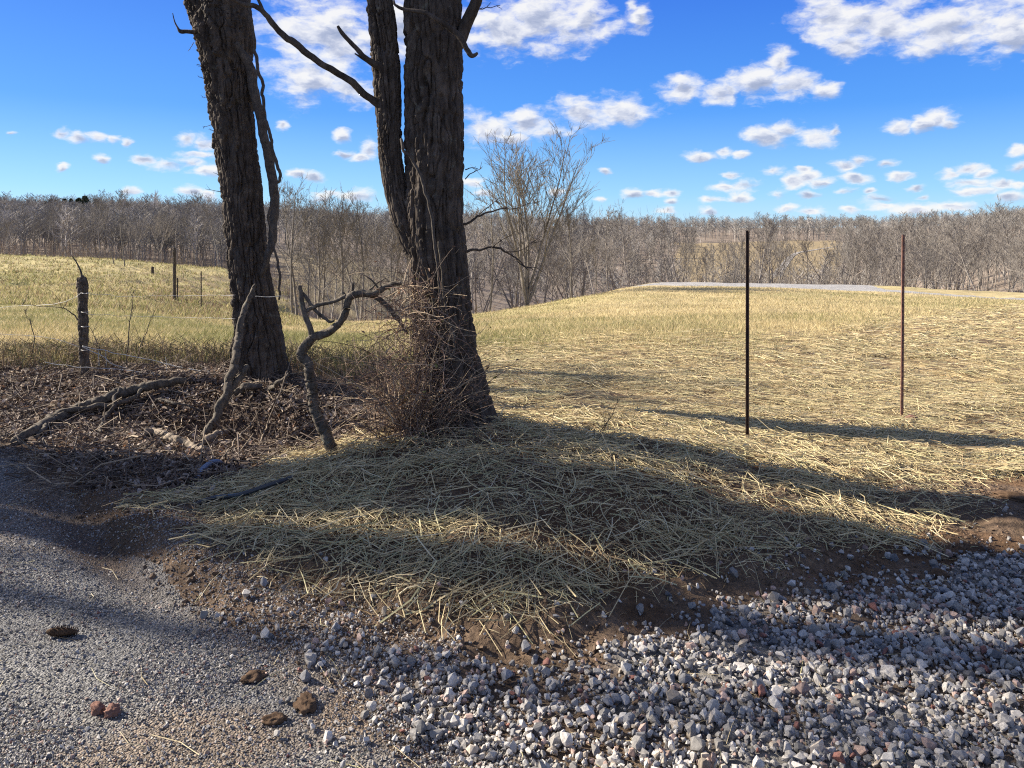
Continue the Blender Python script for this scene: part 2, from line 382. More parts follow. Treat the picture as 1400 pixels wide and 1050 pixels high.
def hayfield(t, D):
    u = 700+t*F
    w = (fbm(t*25, D*.02, seed=71)-.5)
    a = np.minimum(np.minimum((u-925)/200, (1150-u)/200), np.minimum((D-232)/300, (405-D)/300))+w*.12
    b = np.minimum(np.minimum((u-1215)/200, (1330-u)/200), np.minimum((D-300)/300, (400-D)/300))+w*.1
    return np.maximum(a, b)

def build_ground():
    ang = np.concatenate([np.arange(-43, 43.01, .15), np.arange(45, 315.1, 2.5)])
    r = [.25]
    while r[-1] < 2900:
        q = r[-1]; r.append(q*(1.06 if q < 1.8 else 1.0042 if q < 7.5 else 1.010 if q < 60 else 1.02))
    r = np.array(r); A, Rr = np.meshgrid(np.radians(ang), r, indexing='ij')
    x = (np.sin(A)*Rr).ravel(); y = (np.cos(A)*Rr).ravel()
    z = H(x, y); na, nr = len(ang), len(r)
    rd, dr, md = zones(x, y); ln = sdist(LANE, x, y)
    cls = np.zeros(len(x), int); cls[ln > 0] = 3; cls[(dr > .0) & (md < .08)] = 2; cls[rd > 0.0] = 1
    col = ground_colour(x, y)
    rdirt = fbm(x*1.1, y*1.1, seed=81, octv=4); streak = fbm(x*2.2+y*2.2, (x-y)*.35, seed=82, octv=3)
    rc = lerp(np.tile(np.array([.148, .145, .139]), (len(x), 1)), (.16, .12, .085), np.clip(sstep(.52, .66, rdirt)*.8+sstep(.35, .05, rd)*.55*sstep(.35, .6, streak), 0, 1))
    mud = np.clip(RUT(x, y)*1.5-.25+(rdirt-.5)*1.2, 0, 1); rc = lerp(rc, (.085, .06, .042), mud); col = lerp(col, (.085, .06, .042), mud)
    i, j = np.meshgrid(np.arange(na), np.arange(nr-1), indexing='ij'); i2 = (i+1) % na
    q = np.stack([i*nr+j, i2*nr+j, i2*nr+j+1, i*nr+j+1], -1).reshape(-1, 4)[:, ::-1]
    fc = cls[q].max(1)
    # middle disc under the camera
    V = np.stack([x, y, z], 1)
    specs = [(0, 'ground', 'soil', M['ground'], col), (1, 'road', '', M['road'], rc), (2, 'driveway', '', M['ground'], lerp(np.tile(np.array([.20, .19, .175]), (len(x), 1)), (.13, .095, .068), sstep(.46, .58, rdirt))), (3, 'gravel_lane', '', M['road'], np.tile(np.array([.33, .32, .305]), (len(x), 1)))]
    lab = {'ground': 'earth, fields and wooded hills of the valley', 'road': 'worn grey chip seal road at the lower left', 'driveway': 'grey gravel driveway apron at the lower right', 'gravel_lane': 'pale gravel lane along the crest of the field'}
    for k_, nm, _, m_, cc in specs:
        f = q[fc == k_]
        if k_ == 1:
            f = f; 
        used, inv = np.unique(f, return_inverse=True)
        VV = V[used]; FF = [inv.reshape(-1, 4)]
        if k_ == 1:   # close the hole at the camera's feet
            first = [int(np.where(used == a*nr)[0][0]) for a in range(na) if a*nr in set(used.tolist())] if False else None
        o = make(nm, VV, FF, m_, col=cc[used], smooth=True)
        tag(o, lab[nm], nm.replace('_', ' '), kind='structure')
build_ground()
def ground_track():
    pts = [(1062,372,243),(1070,362,268),(1078,354,292),(1092,347,318),(1120,342,336),(1160,340,345)]
    c = spline([((u-700)/F*Y, Y, 0) for u, v, Y in pts], 60); d = np.gradient(c, axis=0); d /= np.linalg.norm(d, axis=1, keepdims=True)
    s = np.stack([-d[:, 1], d[:, 0]], 1); w = (np.linspace(1.5, .7, 60)*(1+.35*(fbm(np.arange(60)*.35, np.arange(60)*0, seed=9)-.5)))[:, None]
    L, Rr = c[:, :2]+s*w, c[:, :2]-s*w; n = 60
    V = np.concatenate([np.column_stack([L, H(L[:, 0], L[:, 1])+.12]), np.column_stack([Rr, H(Rr[:, 0], Rr[:, 1])+.12])])
    i = np.arange(n-1)
    tag(make('gravel_track', V, np.stack([i, i+1, n+i+1, n+i], 1), M['road'], col=np.tile(np.array([.31, .29, .265]), (2*n, 1))), 'pale gravel track curving up the far hayfield', 'track', kind='structure')
ground_track()

# ------------------------------------------------------------------ scattered stuff
def hull_variants(nv, npts, seed):
    import bmesh
    r = np.random.default_rng(seed); out = []
    for _ in range(nv):
        p = r.normal(size=(npts, 3)); p /= np.linalg.norm(p, axis=1, keepdims=True); p *= r.uniform(.75, 1.1, (npts, 1)); p *= np.array([1, r.uniform(.65, .95), r.uniform(.5, .8)])
        bm = bmesh.new(); vs = [bm.verts.new(q) for q in p]
        g = bmesh.ops.convex_hull(bm, input=vs)
        bmesh.ops.delete(bm, geom=[e for e in set(g['geom_interior']+g['geom_unused']) if isinstance(e, bmesh.types.BMVert)], context='VERTS')
        bmesh.ops.triangulate(bm, faces=bm.faces); bm.verts.index_update(); bm.normal_update()
        out.append((np.array([v.co for v in bm.verts]), np.array([[v.index for v in f.verts] for f in bm.faces]))); bm.free()
    return out
def rand_rot(n, r):
    q = r.normal(size=(n, 4)); q /= np.linalg.norm(q, axis=1, keepdims=True); w, x, y, z = q.T
    return np.stack([1-2*(y*y+z*z), 2*(x*y-z*w), 2*(x*z+y*w), 2*(x*y+z*w), 1-2*(x*x+z*z), 2*(y*z-x*w), 2*(x*z-y*w), 2*(y*z+x*w), 1-2*(x*x+y*y)], 1).reshape(-1, 3, 3)
def scatter(pos, size, colr, variants, r):
    n = len(pos); which = r.integers(0, len(variants), n); Vs, Fs, Cs = [], [], []; off = 0
    Rm = rand_rot(n, r)
    for k_, (v, f) in enumerate(variants):
        ii = np.where(which == k_)[0]
        if not len(ii): continue
        V = np.einsum('nij,kj->nki', Rm[ii], v)*size[ii][:, None, None]+pos[ii][:, None, :]
        Vs.append(V.reshape(-1, 3)); Fs.append((f[None]+(np.arange(len(ii))*len(v))[:, None, None]+off).reshape(-1, 3)); Cs.append(np.repeat(colr[ii], len(v), 0)); off += len(ii)*len(v)
    return np.concatenate(Vs), np.concatenate(Fs), np.concatenate(Cs)
def stone_colour(n, r):
    g = r.uniform(.16, .47, n); c = np.stack([g*1.08, g*1.02, g*.94], 1)
    k_ = r.random(n)
    c[k_ < .16] = np.stack([g*.5, g*.5, g*.52], 1)[k_ < .16]
    m = (k_ > .90); c[m] = np.stack([g*1.0, g*.72, g*.60], 1)[m]
    m = (k_ > .84) & (k_ <= .90); c[m] = np.stack([g*1.05, g*.9, g*.72], 1)[m]
    m = (k_ > .985); c[m] = np.array([.20, .09, .07])
    return c
def sample(n, u0, u1, y0, y1, r, p=1.0):
    """points with density falling with distance, in a wedge of ground in front of the camera"""
    t = r.uniform((u0-700)/F, (u1-700)/F, n); q = r.random(n)
    if p == 1.0: Y = np.exp(math.log(y0)+q*(math.log(y1)-math.log(y0)))
    else:
        e = 1-p; Y = (y0**e+q*(y1**e-y0**e))**(1/e)
    return t*Y, Y
def build_gravel():
    r = np.random.default_rng(5)
    var = hull_variants(26, 18, 3); small = hull_variants(12, 7, 4)
    # crushed stone of the driveway
    n = 140000; x = r.uniform(-1.6, 6.2, n); y = r.uniform(2.0, 5.2, n)
    keep = np.abs(x) < y*.78+.2; x, y = x[keep], y[keep]
    rd, dr, md = zones(x, y)
    dens = sstep(-.22, .30, dr)*(1-.9*sstep(-.02, .12, md))*(1-sstep(.1, .35, md))*(1-.9*sstep(-.45, .15, rd))
    bare = fbm(x*1.5, y*1.5, seed=91, octv=3); dens *= (1-.8*sstep(.53, .64, bare)*(1-sstep(3.3, 3.9, y)))*(.6+.4*sstep(.4, .55, fbm(x*4, y*4, seed=93, octv=3)))
    dens = np.maximum(dens, .07*sstep(-.6, 0, dr)*(rd < .3)*(md < .3))
    k_ = r.random(len(x)) < dens; x, y = x[k_], y[k_]
    s = np.clip(r.lognormal(math.log(.0098), .48, len(x)), .003, .032)
    layer = r.random(len(x)); z = H(x, y)+s*.35+.018*layer**2
    V1, F1, C1 = scatter(np.stack([x, y, z], 1), s, stone_colour(len(x), r), var, r)
    o = make('gravel', V1, F1, M['stone'], col=C1); tag(o, 'loose grey crushed stone spread over the driveway apron', 'gravel', kind='stuff')
    # fine chippings lying on the road and its edge
    n = 210000; x, y = sample(n, -80, 1000, 2.05, 7.5, r, 1.4)
    rd, dr, md = zones(x, y)
    berm = np.exp(-(((x+1.79)*math.cos(.77)-(y-4.06)*math.sin(.77))/.85)**2-(((x+1.79)*math.sin(.77)+(y-4.06)*math.cos(.77))/.2)**2)
    clump = fbm(x*1.7, y*1.7, seed=92, octv=4)
    dens = np.where(rd > 0, .26+.74*sstep(.42, .62, clump), 0)+.9*sstep(-.5, -.1, rd)*(rd <= 0)*sstep(-.3, .2, dr)+1.6*berm*(rd < .35)*(md < .45)
    rut = RUT(x, y)
    dens = np.maximum(dens, .75*(rd <= 0)*(x < -.2)*sstep(-.9, -.5, rd)*(1-sstep(.0, .15, md))*sstep(.36, .52, clump+.06))
    dens *= 1-.85*rut; dens[(md > .12) & (berm < .3)] = 0
    k_ = r.random(n) < dens; x, y = x[k_], y[k_]
    s = np.clip(r.lognormal(math.log(.0047), .36, len(x)), .0022, .012); z = H(x, y)+s*.3
    V2, F2, C2 = scatter(np.stack([x, y, z], 1), s, stone_colour(len(x), r)*.86, small, r)
    o = make('chippings', V2, F2, M['stone'], col=C2); tag(o, 'fine grey chippings strewn over the road and its crumbling edge', 'chippings', kind='stuff')
build_gravel()
def build_crumbs():
    r = np.random.default_rng(6); var = hull_variants(14, 12, 14); n = 90000
    x = r.uniform(-4.2, 5, n); y = r.uniform(2.6, 7.4, n); k_ = np.abs(x) < y*.76+.2; x, y = x[k_], y[k_]; rd, dr, md = zones(x, y)
    cl = fbm(x*2.4, y*2.4, seed=141, octv=4)
    dens = np.where((rd < .05) & (dr >= .1), .06+.5*sstep(.52, .64, cl), .0); dens = np.where((rd < .05) & (dr < .1), .10+.75*sstep(.44, .6, cl), dens); dens = np.where(rd < .05, dens, .10*sstep(.56, .64, fbm(x*1.1, y*1.1, seed=81, octv=4)))
    dens = dens*(1-.7*sstep(6.0, 6.8, y)); k_ = r.random(len(x)) < dens; x, y = x[k_], y[k_]; n = len(x)
    s = np.clip(r.lognormal(math.log(.0055), .55, n), .0025, .024)
    c = np.array([.125, .082, .05])*r.uniform(.55, 1.4, (n, 1))
    V, F_, C = scatter(np.stack([x, y, H(x, y)+s*.2], 1), s, c, var, r)
    tag(make('soil_crumbs', V, F_, M['stone'], col=C), 'loose brown soil crumbs on the bare bank and rut', 'soil', kind='stuff')
build_crumbs()

def straw_strands(x, y, ln, rad, tilt, lift, r, lean=None):
    n = len(x); a = r.uniform(0, 2*np.pi, n)
    if lean is not None: a = np.where(r.random(n) < .6, lean+r.normal(0, .5, n), a)
    dx, dy = np.cos(a)*ln/2, np.sin(a)*ln/2
    z0, z1, zm = H(x-dx, y-dy), H(x+dx, y+dy), H(x, y)
    zc = np.maximum((z0+z1)/2, zm)
    k_ = r.normal(0, tilt, n)*ln/2
    lf = lift*r.random(n)**1.6+rad
    bd = np.where(r.random(n) < .3, .13, .055)
    P = np.stack([np.stack([x-dx, y-dy, np.maximum(z0, zc-ln*.2)+lf-k_], 1), np.stack([x+r.normal(0, 1, n)*bd*ln, y+r.normal(0, 1, n)*bd*ln, zc+lf+r.normal(0, .03, n)*ln], 1), np.stack([x+dx, y+dy, np.maximum(z1, zc-ln*.2)+lf+k_], 1)], 1)
    for e, zz in ((0, H(P[:, 0, 0], P[:, 0, 1])), (2, H(P[:, 2, 0], P[:, 2, 1]))): P[:, e, 2] = np.maximum(P[:, e, 2], zz-.01)
    return P
def straw_colour(n, r):
    g = r.uniform(.8, 1.15, n)[:, None]; base = np.array([.58, .475, .27])*g
    k_ = r.random(n)
    base[k_ < .22] = (np.array([.50, .455, .25])*g)[k_ < .22]
    base[k_ > .86] = (np.array([.30, .215, .12])*g)[k_ > .86]
    base[(k_ > .72) & (k_ < .8)] = (np.array([.70, .61, .40])*g)[(k_ > .72) & (k_ < .8)]
    return base
def build_straw():
    r = np.random.default_rng(8)
    # heap on the mound
    n = 120000; x = r.uniform(-2.6, 4.6, n); y = r.uniform(3.1, 7.2, n)
    rd, dr, md = zones(x, y)
    cl = fbm(x*2.1, y*2.1, seed=101, octv=4)
    md = md+.12*sstep(-.3, -.9, x); dens = sstep(.03, .26, md)*(.34+.66*sstep(.34, .54, cl))
    lip = 1-sstep(.12, .34, md); dens *= 1-.4*lip*sstep(-.9, -.2, x)
    dens *= 1-.6*sstep(1.6, 2.6, x)*(1-sstep(4.9, 5.5, y))
    dens *= 1-.9*np.exp(-((x+.95)/.7)**2-((y-5.9)/.35)**2)
    dens *= 1-.3*sstep(-1.9, -2.4, x)
    k_ = r.random(n) < dens*.44; x, y = x[k_], y[k_]; n = len(x)
    ln = np.clip(r.lognormal(math.log(.15), .5, n), .03, .4); rad = np.clip(r.lognormal(math.log(.0017), .38, n), .0007, .004)
    P1 = straw_strands(x, y, ln, rad, .16, .05, r); R1 = rad
    # thrown straw spilling on soil, gravel and road
    n = 260; x2, y2 = sample(n, 0, 1400, 2.2, 5.5, r, 1.0); rad2 = r.uniform(.0006, .0015, n); ln2 = r.uniform(.05, .28, n)
    n = 26000; x4 = r.uniform(-2.5, 4, n); y4 = r.uniform(3.2, 7, n); k_ = sstep(-.05, .3, zones(x4, y4)[2])*sstep(.32, .5, fbm(x4*3, y4*3, seed=104)) > r.random(n); x4, y4 = x4[k_], y4[k_]; n4 = len(x4); rad4 = r.uniform(.0006, .0016, n4)
    P4 = straw_strands(x4, y4, r.uniform(.012, .06, n4), rad4, .2, .03, r)
    P2 = straw_strands(x2, y2, ln2, rad2, .06, .015, r)
    # the strewn field on the right
    n = 150000; x3, y3 = sample(n, 640, 1500, 5.3, 32, r, 1.25)
    cl = fbm(x3*1.2, y3*.9, seed=102, octv=4); t = x3/y3
    far = 1-sstep(10.0, 14.5, y3+(cl-.5)*5-np.maximum(t-.40, 0)*75)
    dens = far*(.12+.88*sstep(.37, .56, cl))*sstep(5.2, 6.2, y3+.3*np.minimum(x3, 2.2))
    k_ = r.random(n) < dens; x3, y3 = x3[k_], y3[k_]; n = len(x3)
    ln3 = r.uniform(.12, .42, n); rad3 = r.uniform(.0013, .0029, n)*np.maximum(1, y3/8)
    P3 = straw_strands(x3, y3, ln3, rad3, .09, .045, r, lean=.05)
    P = np.concatenate([P1, P2, P3, P4]); rad = np.concatenate([R1, rad2, rad3, rad4])
    V, q, sid = strands(P, rad, 3)
    o = make('straw', V, q, M['straw'], col=straw_colour(len(P), r)[sid]); tag(o, 'pale straw strewn over the mound and the seeded field', 'straw', kind='stuff')
build_straw()

def blades(x, y, z, h, w, r, lean=.5):
    n = len(x); a = r.uniform(0, 2*np.pi, n); b = r.uniform(0, 2*np.pi, n); l = h*r.uniform(.15, lean*1.6, n)
    p = np.stack([x, y, z], 1); d = np.stack([np.cos(a)*w, np.sin(a)*w, 0*a], 1)/2
    tip = p+np.stack([np.cos(b)*l, np.sin(b)*l, h], 1)
    return np.stack([p-d, p+d, tip], 1).reshape(-1, 3), np.arange(3*n).reshape(-1, 3)
def build_grass():
    r = np.random.default_rng(9)
    # grass of the left field and of the slope beyond the straw
    n = 330000; x, y = sample(n, -60, 1480, 8.4, 62, r, 1.05); t = x/y
    nn = fbm(x*.6, y*.6, seed=61, octv=4); n2 = fbm(x*.11, y*.11, seed=62, octv=3)
    edge = np.interp(t, [-.70, -.36, -.22, -.05, .05, .14, .33, .52, .67], [110, 110, 46, 42, 44, 48.5, 47, 44, 38])
    gr = np.where(x < -1, sstep(8.6, 10.0, y+(nn-.5)*3), sstep(10.5, 14, y+(nn-.5)*4-np.maximum(t-.42, 0)*60))
    k_ = (r.random(n) < gr) & (y < edge-.5) & (sdist(LANE, x, y) < -.2)
    x, y, t, nn, n2 = x[k_], y[k_], t[k_], nn[k_], n2[k_]; n = len(x)
    h = r.uniform(.04, .13, n)*(1+.4*(nn-.5))*np.where(t < -.2, 1.15, 1.0); w = .0035+.00055*y
    V, Fc = blades(x, y, H(x, y)-.01, h, w, r, .8)
    green = np.clip(sstep(.44, .62, n2)*.55+sstep(.48, .68, nn)*.35, 0, 1)*(1-.5*sstep(-.1, .15, t))+.04
    isg = r.random(n) < green
    c = np.where(isg[:, None], np.array([.24, .235, .10]), np.array([.51, .42, .235]))*r.uniform(.7, 1.25, (n, 1))
    o = make('grass', V, Fc, M['grass'], col=np.repeat(c, 3, 0)); tag(o, 'short yellowed winter grass of the fields', 'grass', kind='stuff')
    # rough tussocks of the left hillside
    n = 60000; x, y = sample(n, -80, 420, 28, 106, r, .9); t = x/y
    nn = fbm(x*.8, y*.8, seed=31, octv=3); k_ = (r.random(n) < .15+.85*sstep(.45, .6, nn)+np.exp(-((t+.41)/.07)**2-((y-45)/14)**2)); x, y, t, nn = x[k_], y[k_], t[k_], nn[k_]; n = len(x)
    V, Fc = blades(x, y, H(x, y)-.03, r.uniform(.10, .30, n), .03+.0008*y, r, .6)
    c = np.where((r.random(n) < .38)[:, None], np.array([.25, .245, .095]), np.where((r.random(n) < .25+.6*np.exp(-((t+.41)/.07)**2-((y-45)/14)**2))[:, None], np.array([.25, .18, .115]), np.array([.47, .40, .215])))*r.uniform(.7, 1.2, (n, 1))
    o = make('pasture_tussocks', V, Fc, M['grass'], col=np.repeat(c, 3, 0)); tag(o, 'rough tussocks over the pasture hillside', 'grass', kind='stuff')
    # weeds and dry stalks along the fence and round the tree feet
    n = 9000; x, y = sample(n, -120, 560, 7.2, 10.2, r, 1.0)
    cl = fbm(x*1.1, y*1.4, seed=111); k_ = (r.random(n) < .15+.85*sstep(.45, .6, cl)) & (y > 7.9-.05*x); x, y = x[k_], y[k_]; n = len(x)
    a = r.uniform(0, 6.28, n); h = r.uniform(.08, .34, n); l = h*r.uniform(.2, .9, n); z = H(x, y)
    P = np.stack([np.stack([x, y, z-.02], 1), np.stack([x+np.cos(a)*l*.3, y+np.sin(a)*l*.3, z+h*.65], 1), np.stack([x+np.cos(a)*l, y+np.sin(a)*l, z+h*r.uniform(.7, 1, n)], 1)], 1)
    V, q, sid = strands(P, r.uniform(.0012, .0032, n), 3)
    c = np.where((r.random(n) < .3)[:, None], np.array([.20, .21, .09]), np.array([.34, .26, .17]))*r.uniform(.6, 1.2, (n, 1))
    o = make('dry_weeds', V, q, M['grass'], col=c[sid]); tag(o, 'dry weeds and stalks along the fence line', 'weeds', kind='stuff')
build_grass()

LITTER = np.concatenate([poly([(-330,520),(60,508),(300,508),(420,530),(560,560),(640,600)], .1), poly([(520,632),(420,612),(330,648),(260,684),(180,694),(110,682),(50,632),(0,606),(-330,590)])])
def build_litter():
    r = np.random.default_rng(12)
    n = 150000; x = r.uniform(-8, .2, n); y = r.uniform(4.6, 9.4, n)
    sd = sdist(LITTER, x, y)+(fbm(x*1.5, y*1.5, seed=121)-.5)*.5-.14*sstep(-1.6,-2.2,x)
    dens = sstep(-.25, .3, sd)*(.35+.65*sstep(.35, .6, fbm(x*1.6, y*1.6, seed=122)))
    dens *= (1-.8*np.exp(-((x+1.2)/.7)**2-((y-6.0)/.4)**2))*(1-.7*np.exp(-((x+2.2)/.7)**2-((y-6.85)/.3)**2))
    k_ = (r.random(n) < dens) & (np.abs(x) < y*.76+.2); x, y = x[k_], y[k_]; n = len(x)
    s = r.uniform(.008, .027, n); a = r.uniform(0, 2*np.pi, n); R0 = rand_rot(n, r)
    # mostly lying, curled: leaf of 6 points folded along its rib
    tx = r.normal(0, .45, n); ty = r.normal(0, .45, n); cu = r.uniform(.1, .9, n)
    L = np.array([[-1, 0, 0], [-.35, .55, 1], [-.35, -.55, 1], [.45, .45, 1], [.45, -.45, 1], [1.1, 0, .3], [-.35, 0, 0], [.45, 0, 0]])
    P = np.repeat(L[None], n, 0)*s[:, None, None]; P[:, :, 2] *= cu[:, None]*.6
    X, Y, Z = P[..., 0], P[..., 1], P[..., 2]
    Z = Z+X*np.tan(np.clip(tx, -1, 1))[:, None]+Y*np.tan(np.clip(ty, -1, 1))[:, None]
    Xr = X*np.cos(a)[:, None]-Y*np.sin(a)[:, None]; Yr = X*np.sin(a)[:, None]+Y*np.cos(a)[:, None]
    V = np.stack([Xr+x[:, None], Yr+y[:, None], Z+(H(x, y)+.004+.03*r.random(n))[:, None]], -1)
    b = (np.arange(n)*8)[:, None]
    tri = np.concatenate([b+np.array([0, 6, 1]), b+np.array([0, 2, 6]), b+np.array([3, 7, 5]), b+np.array([7, 4, 5])]); qd = np.concatenate([b+np.array([6, 7, 3, 1]), b+np.array([2, 4, 7, 6])])
    g = r.uniform(.6, 1.35, (n, 1)); kk = r.random(n)
    c = np.array([.21, .155, .118])*g; c[kk < .36] = (np.array([.37, .31, .26])*g)[kk < .36]; c[kk > .72] = (np.array([.065, .047, .037])*g)[kk > .72]; c[kk > .97] = (np.array([.25, .13, .07])*g)[kk > .97]
    o = make('leaf_litter', V.reshape(-1, 3), [tri, qd], M['leaf'], col=np.repeat(c, 8, 0)); tag(o, 'brown fallen leaves over the roadside bank and ditch', 'leaf litter', kind='stuff')
    # fine sticks lying in it
    n = 6500; x = r.uniform(-6.5, .3, n); y = r.uniform(4.8, 8.8, n); sd = sdist(LITTER, x, y)
    k_ = sd > -.15; x, y = x[k_], y[k_]; n = len(x); ln = r.uniform(.1, .55, n); rad = np.clip(r.lognormal(math.log(.0022), .5, n), .001, .007)
    P = straw_strands(x, y, ln, rad, .35, .05, r); P[:, 1] += r.normal(0, .02, (n, 3))
    V, q, sid = strands(P, rad, 4)
    g = r.uniform(.6, 1.3, (n, 1)); c = np.where((r.random(n) < .25)[:, None], np.array([.34, .27, .19]), np.array([.12, .09, .07]))*g
    o = make('fallen_twigs', V, q, M['bramble'], col=c[sid]); tag(o, 'thin broken twigs lying in the roadside leaves', 'twigs', kind='stuff')
build_litter()

# ------------------------------------------------------------------ the two big roadside trees
def px_path(Y, rows):
    """rows of (u, v, half width in pixels[, distance]) -> x,y,z,r"""
    out = []
    for rw in rows:
        u, v, hw = rw[:3]; d = rw[3] if len(rw) > 3 else Y
        p = at(u, v, d); out.append((*p, hw*d/F))
    return out
def twig_spray(name, base, dirv, L, n, mat_, parent, seed, r0=.004):
    """a forked twig: main strand and side shoots in one mesh"""
    r = np.random.default_rng(seed); base = np.array(base, float); d = np.array(dirv, float); d /= np.linalg.norm(d)
    K = 7; S = np.linspace(0, 1, K)[:, None]; main = base+d*L*S+np.cumsum(r.normal(0, .035*L, (K, 3)), 0)*np.minimum(S*4, 1); main[0] = base
    Ps, Rs = [main], [np.linspace(r0, r0*.4, K)]
    for i in range(n):
        k_ = r.integers(1, K-1); dd = d+r.normal(0, .7, 3); dd /= np.linalg.norm(dd); l = L*r.uniform(.15, .45)
        Ps.append(main[k_]+dd*l*S+np.cumsum(r.normal(0, .03*l, (K, 3)), 0)*S); Rs.append(np.linspace(r0*.6, r0*.25, K))
    V, q, _ = strands(np.array(Ps), np.array(Rs), 4)
    return make(name, V, q, mat_, parent, smooth=True)
def crown_twigs(name, starts, mat_, parent, seed, depth=3, L0=2.2, r0=.05):
    r = np.random.default_rng(seed); Ps, Rs = [], []; K = 6; S = np.linspace(0, 1, K)[:, None]
    def go(p, d, L, rad, lv):
        d = d/np.linalg.norm(d); pts = p+d*L*S+np.cumsum(r.normal(0, .03*L, (K, 3)), 0)*S; pts[0] = p
        Ps.append(pts); Rs.append(np.linspace(rad, rad*.45, K))
        if lv <= 0: return
        for i in range(r.integers(3, 6)):
            k_ = r.integers(1, K); dd = d*.9+r.normal(0, .55, 3)+np.array([0, 0, .2]); go(pts[k_], dd, L*r.uniform(.4, .7), rad*.55, lv-1)
    for p, d in starts: go(np.array(p, float), np.array(d, float), L0*r.uniform(.8, 1.2), r0, depth)
    V, q, _ = strands(np.array(Ps), np.array(Rs), 5)
    return make(name, V, q, mat_, parent, smooth=True)
def P_(u, v, Y): return tuple(at(u, v, Y))

def near_tree():
    Y = 5.62; b = ground(618, 590)
    t = empty('roadside_tree', (b.x, Y, b.z), 'near big double-stemmed tree with furrowed bark and a bramble tangle at its foot', 'tree', 'big trees by the road')
    t0 = t.location.copy()
    rows = [(622,628,60),(620,600,54),(618,570,49),(614,530,44),(609,490,41),(604,440,40.5),(600,400,40.5),(597,350,40.5),(594,300,40.5),(594,250,40.5),(594,200,40.5),(593,150,40),(592,100,39.5),(592,50,39.5),(592,0,39.5),(591,-120,38),(588,-300,35),(580,-550,31),(585,-850,24),(575,-1150,15)]
    tr = bark_trunk('trunk', px_path(Y, rows), M['bark'], None, K=700, n=330, depth=.030, flare=(.125, .42, 5, .4), seed=3)
    st = bark_trunk('second_stem', px_path(Y-.02, [(580,372,14),(567,335,19),(556,305,19),(546,275,17.5),(539,245,16.5),(534,215,16),(532,180,17),(531,150,17.5),(529,110,19),(526,70,19),(522,30,18.5),(518,0,18),(508,-100,17),(490,-260,15),(470,-500,11),(455,-760,6)]), M['bark'], None, K=380, n=150, depth=.018, seed=7)
    parts = [tr, st]
    D = M['bark']
    parts.append(limb('limb', [(*P_(530,152,Y-.05),.020),(*P_(511,138,Y-.06),.026),(*P_(482,113,Y-.1),.026),(*P_(440,86,Y-.15),.024),(*P_(405,62,Y-.2),.024),(*P_(378,38,Y-.25),.021),(*P_(355,14,Y-.3),.018),(*P_(330,4,Y-.35),.013),(*P_(312,-4,Y-.4),.009)], D, K=70, seed=1, knob=.10, wob=.03))
    parts.append(limb('limb', [(*P_(362,20,Y-.28),.012),(*P_(356,6,Y-.3),.011),(*P_(348,-12,Y-.3),.010),(*P_(335,-40,Y-.3),.006)], D, K=24, seed=2))
    parts.append(limb('broken_stub', [(*P_(524,94,Y-.08),.030),(*P_(508,86,Y-.13),.024),(*P_(496,76,Y-.17),.019),(*P_(478,56,Y-.2),.016),(*P_(466,42,Y-.22),.014),(*P_(462,35,Y-.22),.010)], D, K=36, seed=3, wob=.02))
    parts.append(limb('broken_stub', [(*P_(502,84,Y-.15),.010),(*P_(494,79,Y-.16),.008),(*P_(485,73,Y-.17),.005)], D, K=14, seed=4))
    parts.append(limb('limb', [(*P_(618,80,Y-.05),.035),(*P_(630,52,Y-.08),.045),(*P_(640,28,Y-.1),.043),(*P_(650,6,Y-.12),.040),(*P_(662,-30,Y-.15),.034),(*P_(690,-110,Y-.2),.026),(*P_(740,-260,Y-.1),.016)], D, K=50, n=20, seed=5))
    parts.append(limb('dead_branch', [(*P_(539,0,Y-.3),.006),(*P_(541,7,Y-.3),.009),(*P_(552,14,Y-.3),.012),(*P_(575,16,Y-.32),.015),(*P_(598,26,Y-.33),.018),(*P_(618,40,Y-.33),.020),(*P_(630,54,Y-.33),.020),(*P_(640,68,Y-.33),.019),(*P_(646,75,Y-.33),.017),(*P_(654,73,Y-.33),.009)], D, K=60, seed=6, wob=.025))
    parts.append(twig_spray('twig', P_(650,15,Y-.1), (1.0, 0, .18), .17, 3, D, None, 4, .005))
    parts.append(limb('limb', [(*P_(622,350,Y+.06),.014),(*P_(640,345,Y+.05),.011),(*P_(655,340,Y+.1),.009),(*P_(672,339,Y+.15),.0085),(*P_(692,345,Y+.2),.007),(*P_(706,355,Y+.25),.0055),(*P_(722,368,Y+.3),.004)], D, K=44, seed=8, wob=.05))
    parts.append(limb('limb', [(*P_(622,312,Y+.06),.014),(*P_(640,302,Y+.05),.009),(*P_(655,293,Y+.1),.008),(*P_(672,287,Y+.15),.007),(*P_(694,284,Y+.2),.005)], D, K=40, seed=9, wob=.05))
    for i, (bu, bv, dx, dz, L) in enumerate([(672,339,.7,.5,.28),(690,344,.8,.3,.3),(706,355,.8,-.3,.25),(655,293,.6,.6,.22),(690,285,.9,.1,.25),(636,245,.7,.5,.14),(636,232,.8,.1,.10)]):
        parts.append(twig_spray('twig', P_(bu,bv,Y+.12), (dx, .2, dz), L, 5, D, None, 20+i, .0045))
    top = [(P_(585,-850,Y), (.3, .3, 1)), (P_(575,-1150,Y), (0, 0, 1)), (P_(588,-600,Y), (1, .4, .7)), (P_(588,-480,Y), (-.7, .8, .7)), (P_(470,-500,Y), (-.8, .2, .8)), (P_(455,-760,Y), (-.4, -.3, 1)), (P_(740,-260,Y), (1, 0, .6)), (P_(580,-1000,Y), (.5, -.8, .7))]
    parts.append(crown_twigs('crown', top, D, None, 5, 3, 1.9, .05))
    for p in parts: p.parent = t; p.location = -t0
    return t
near_tree()
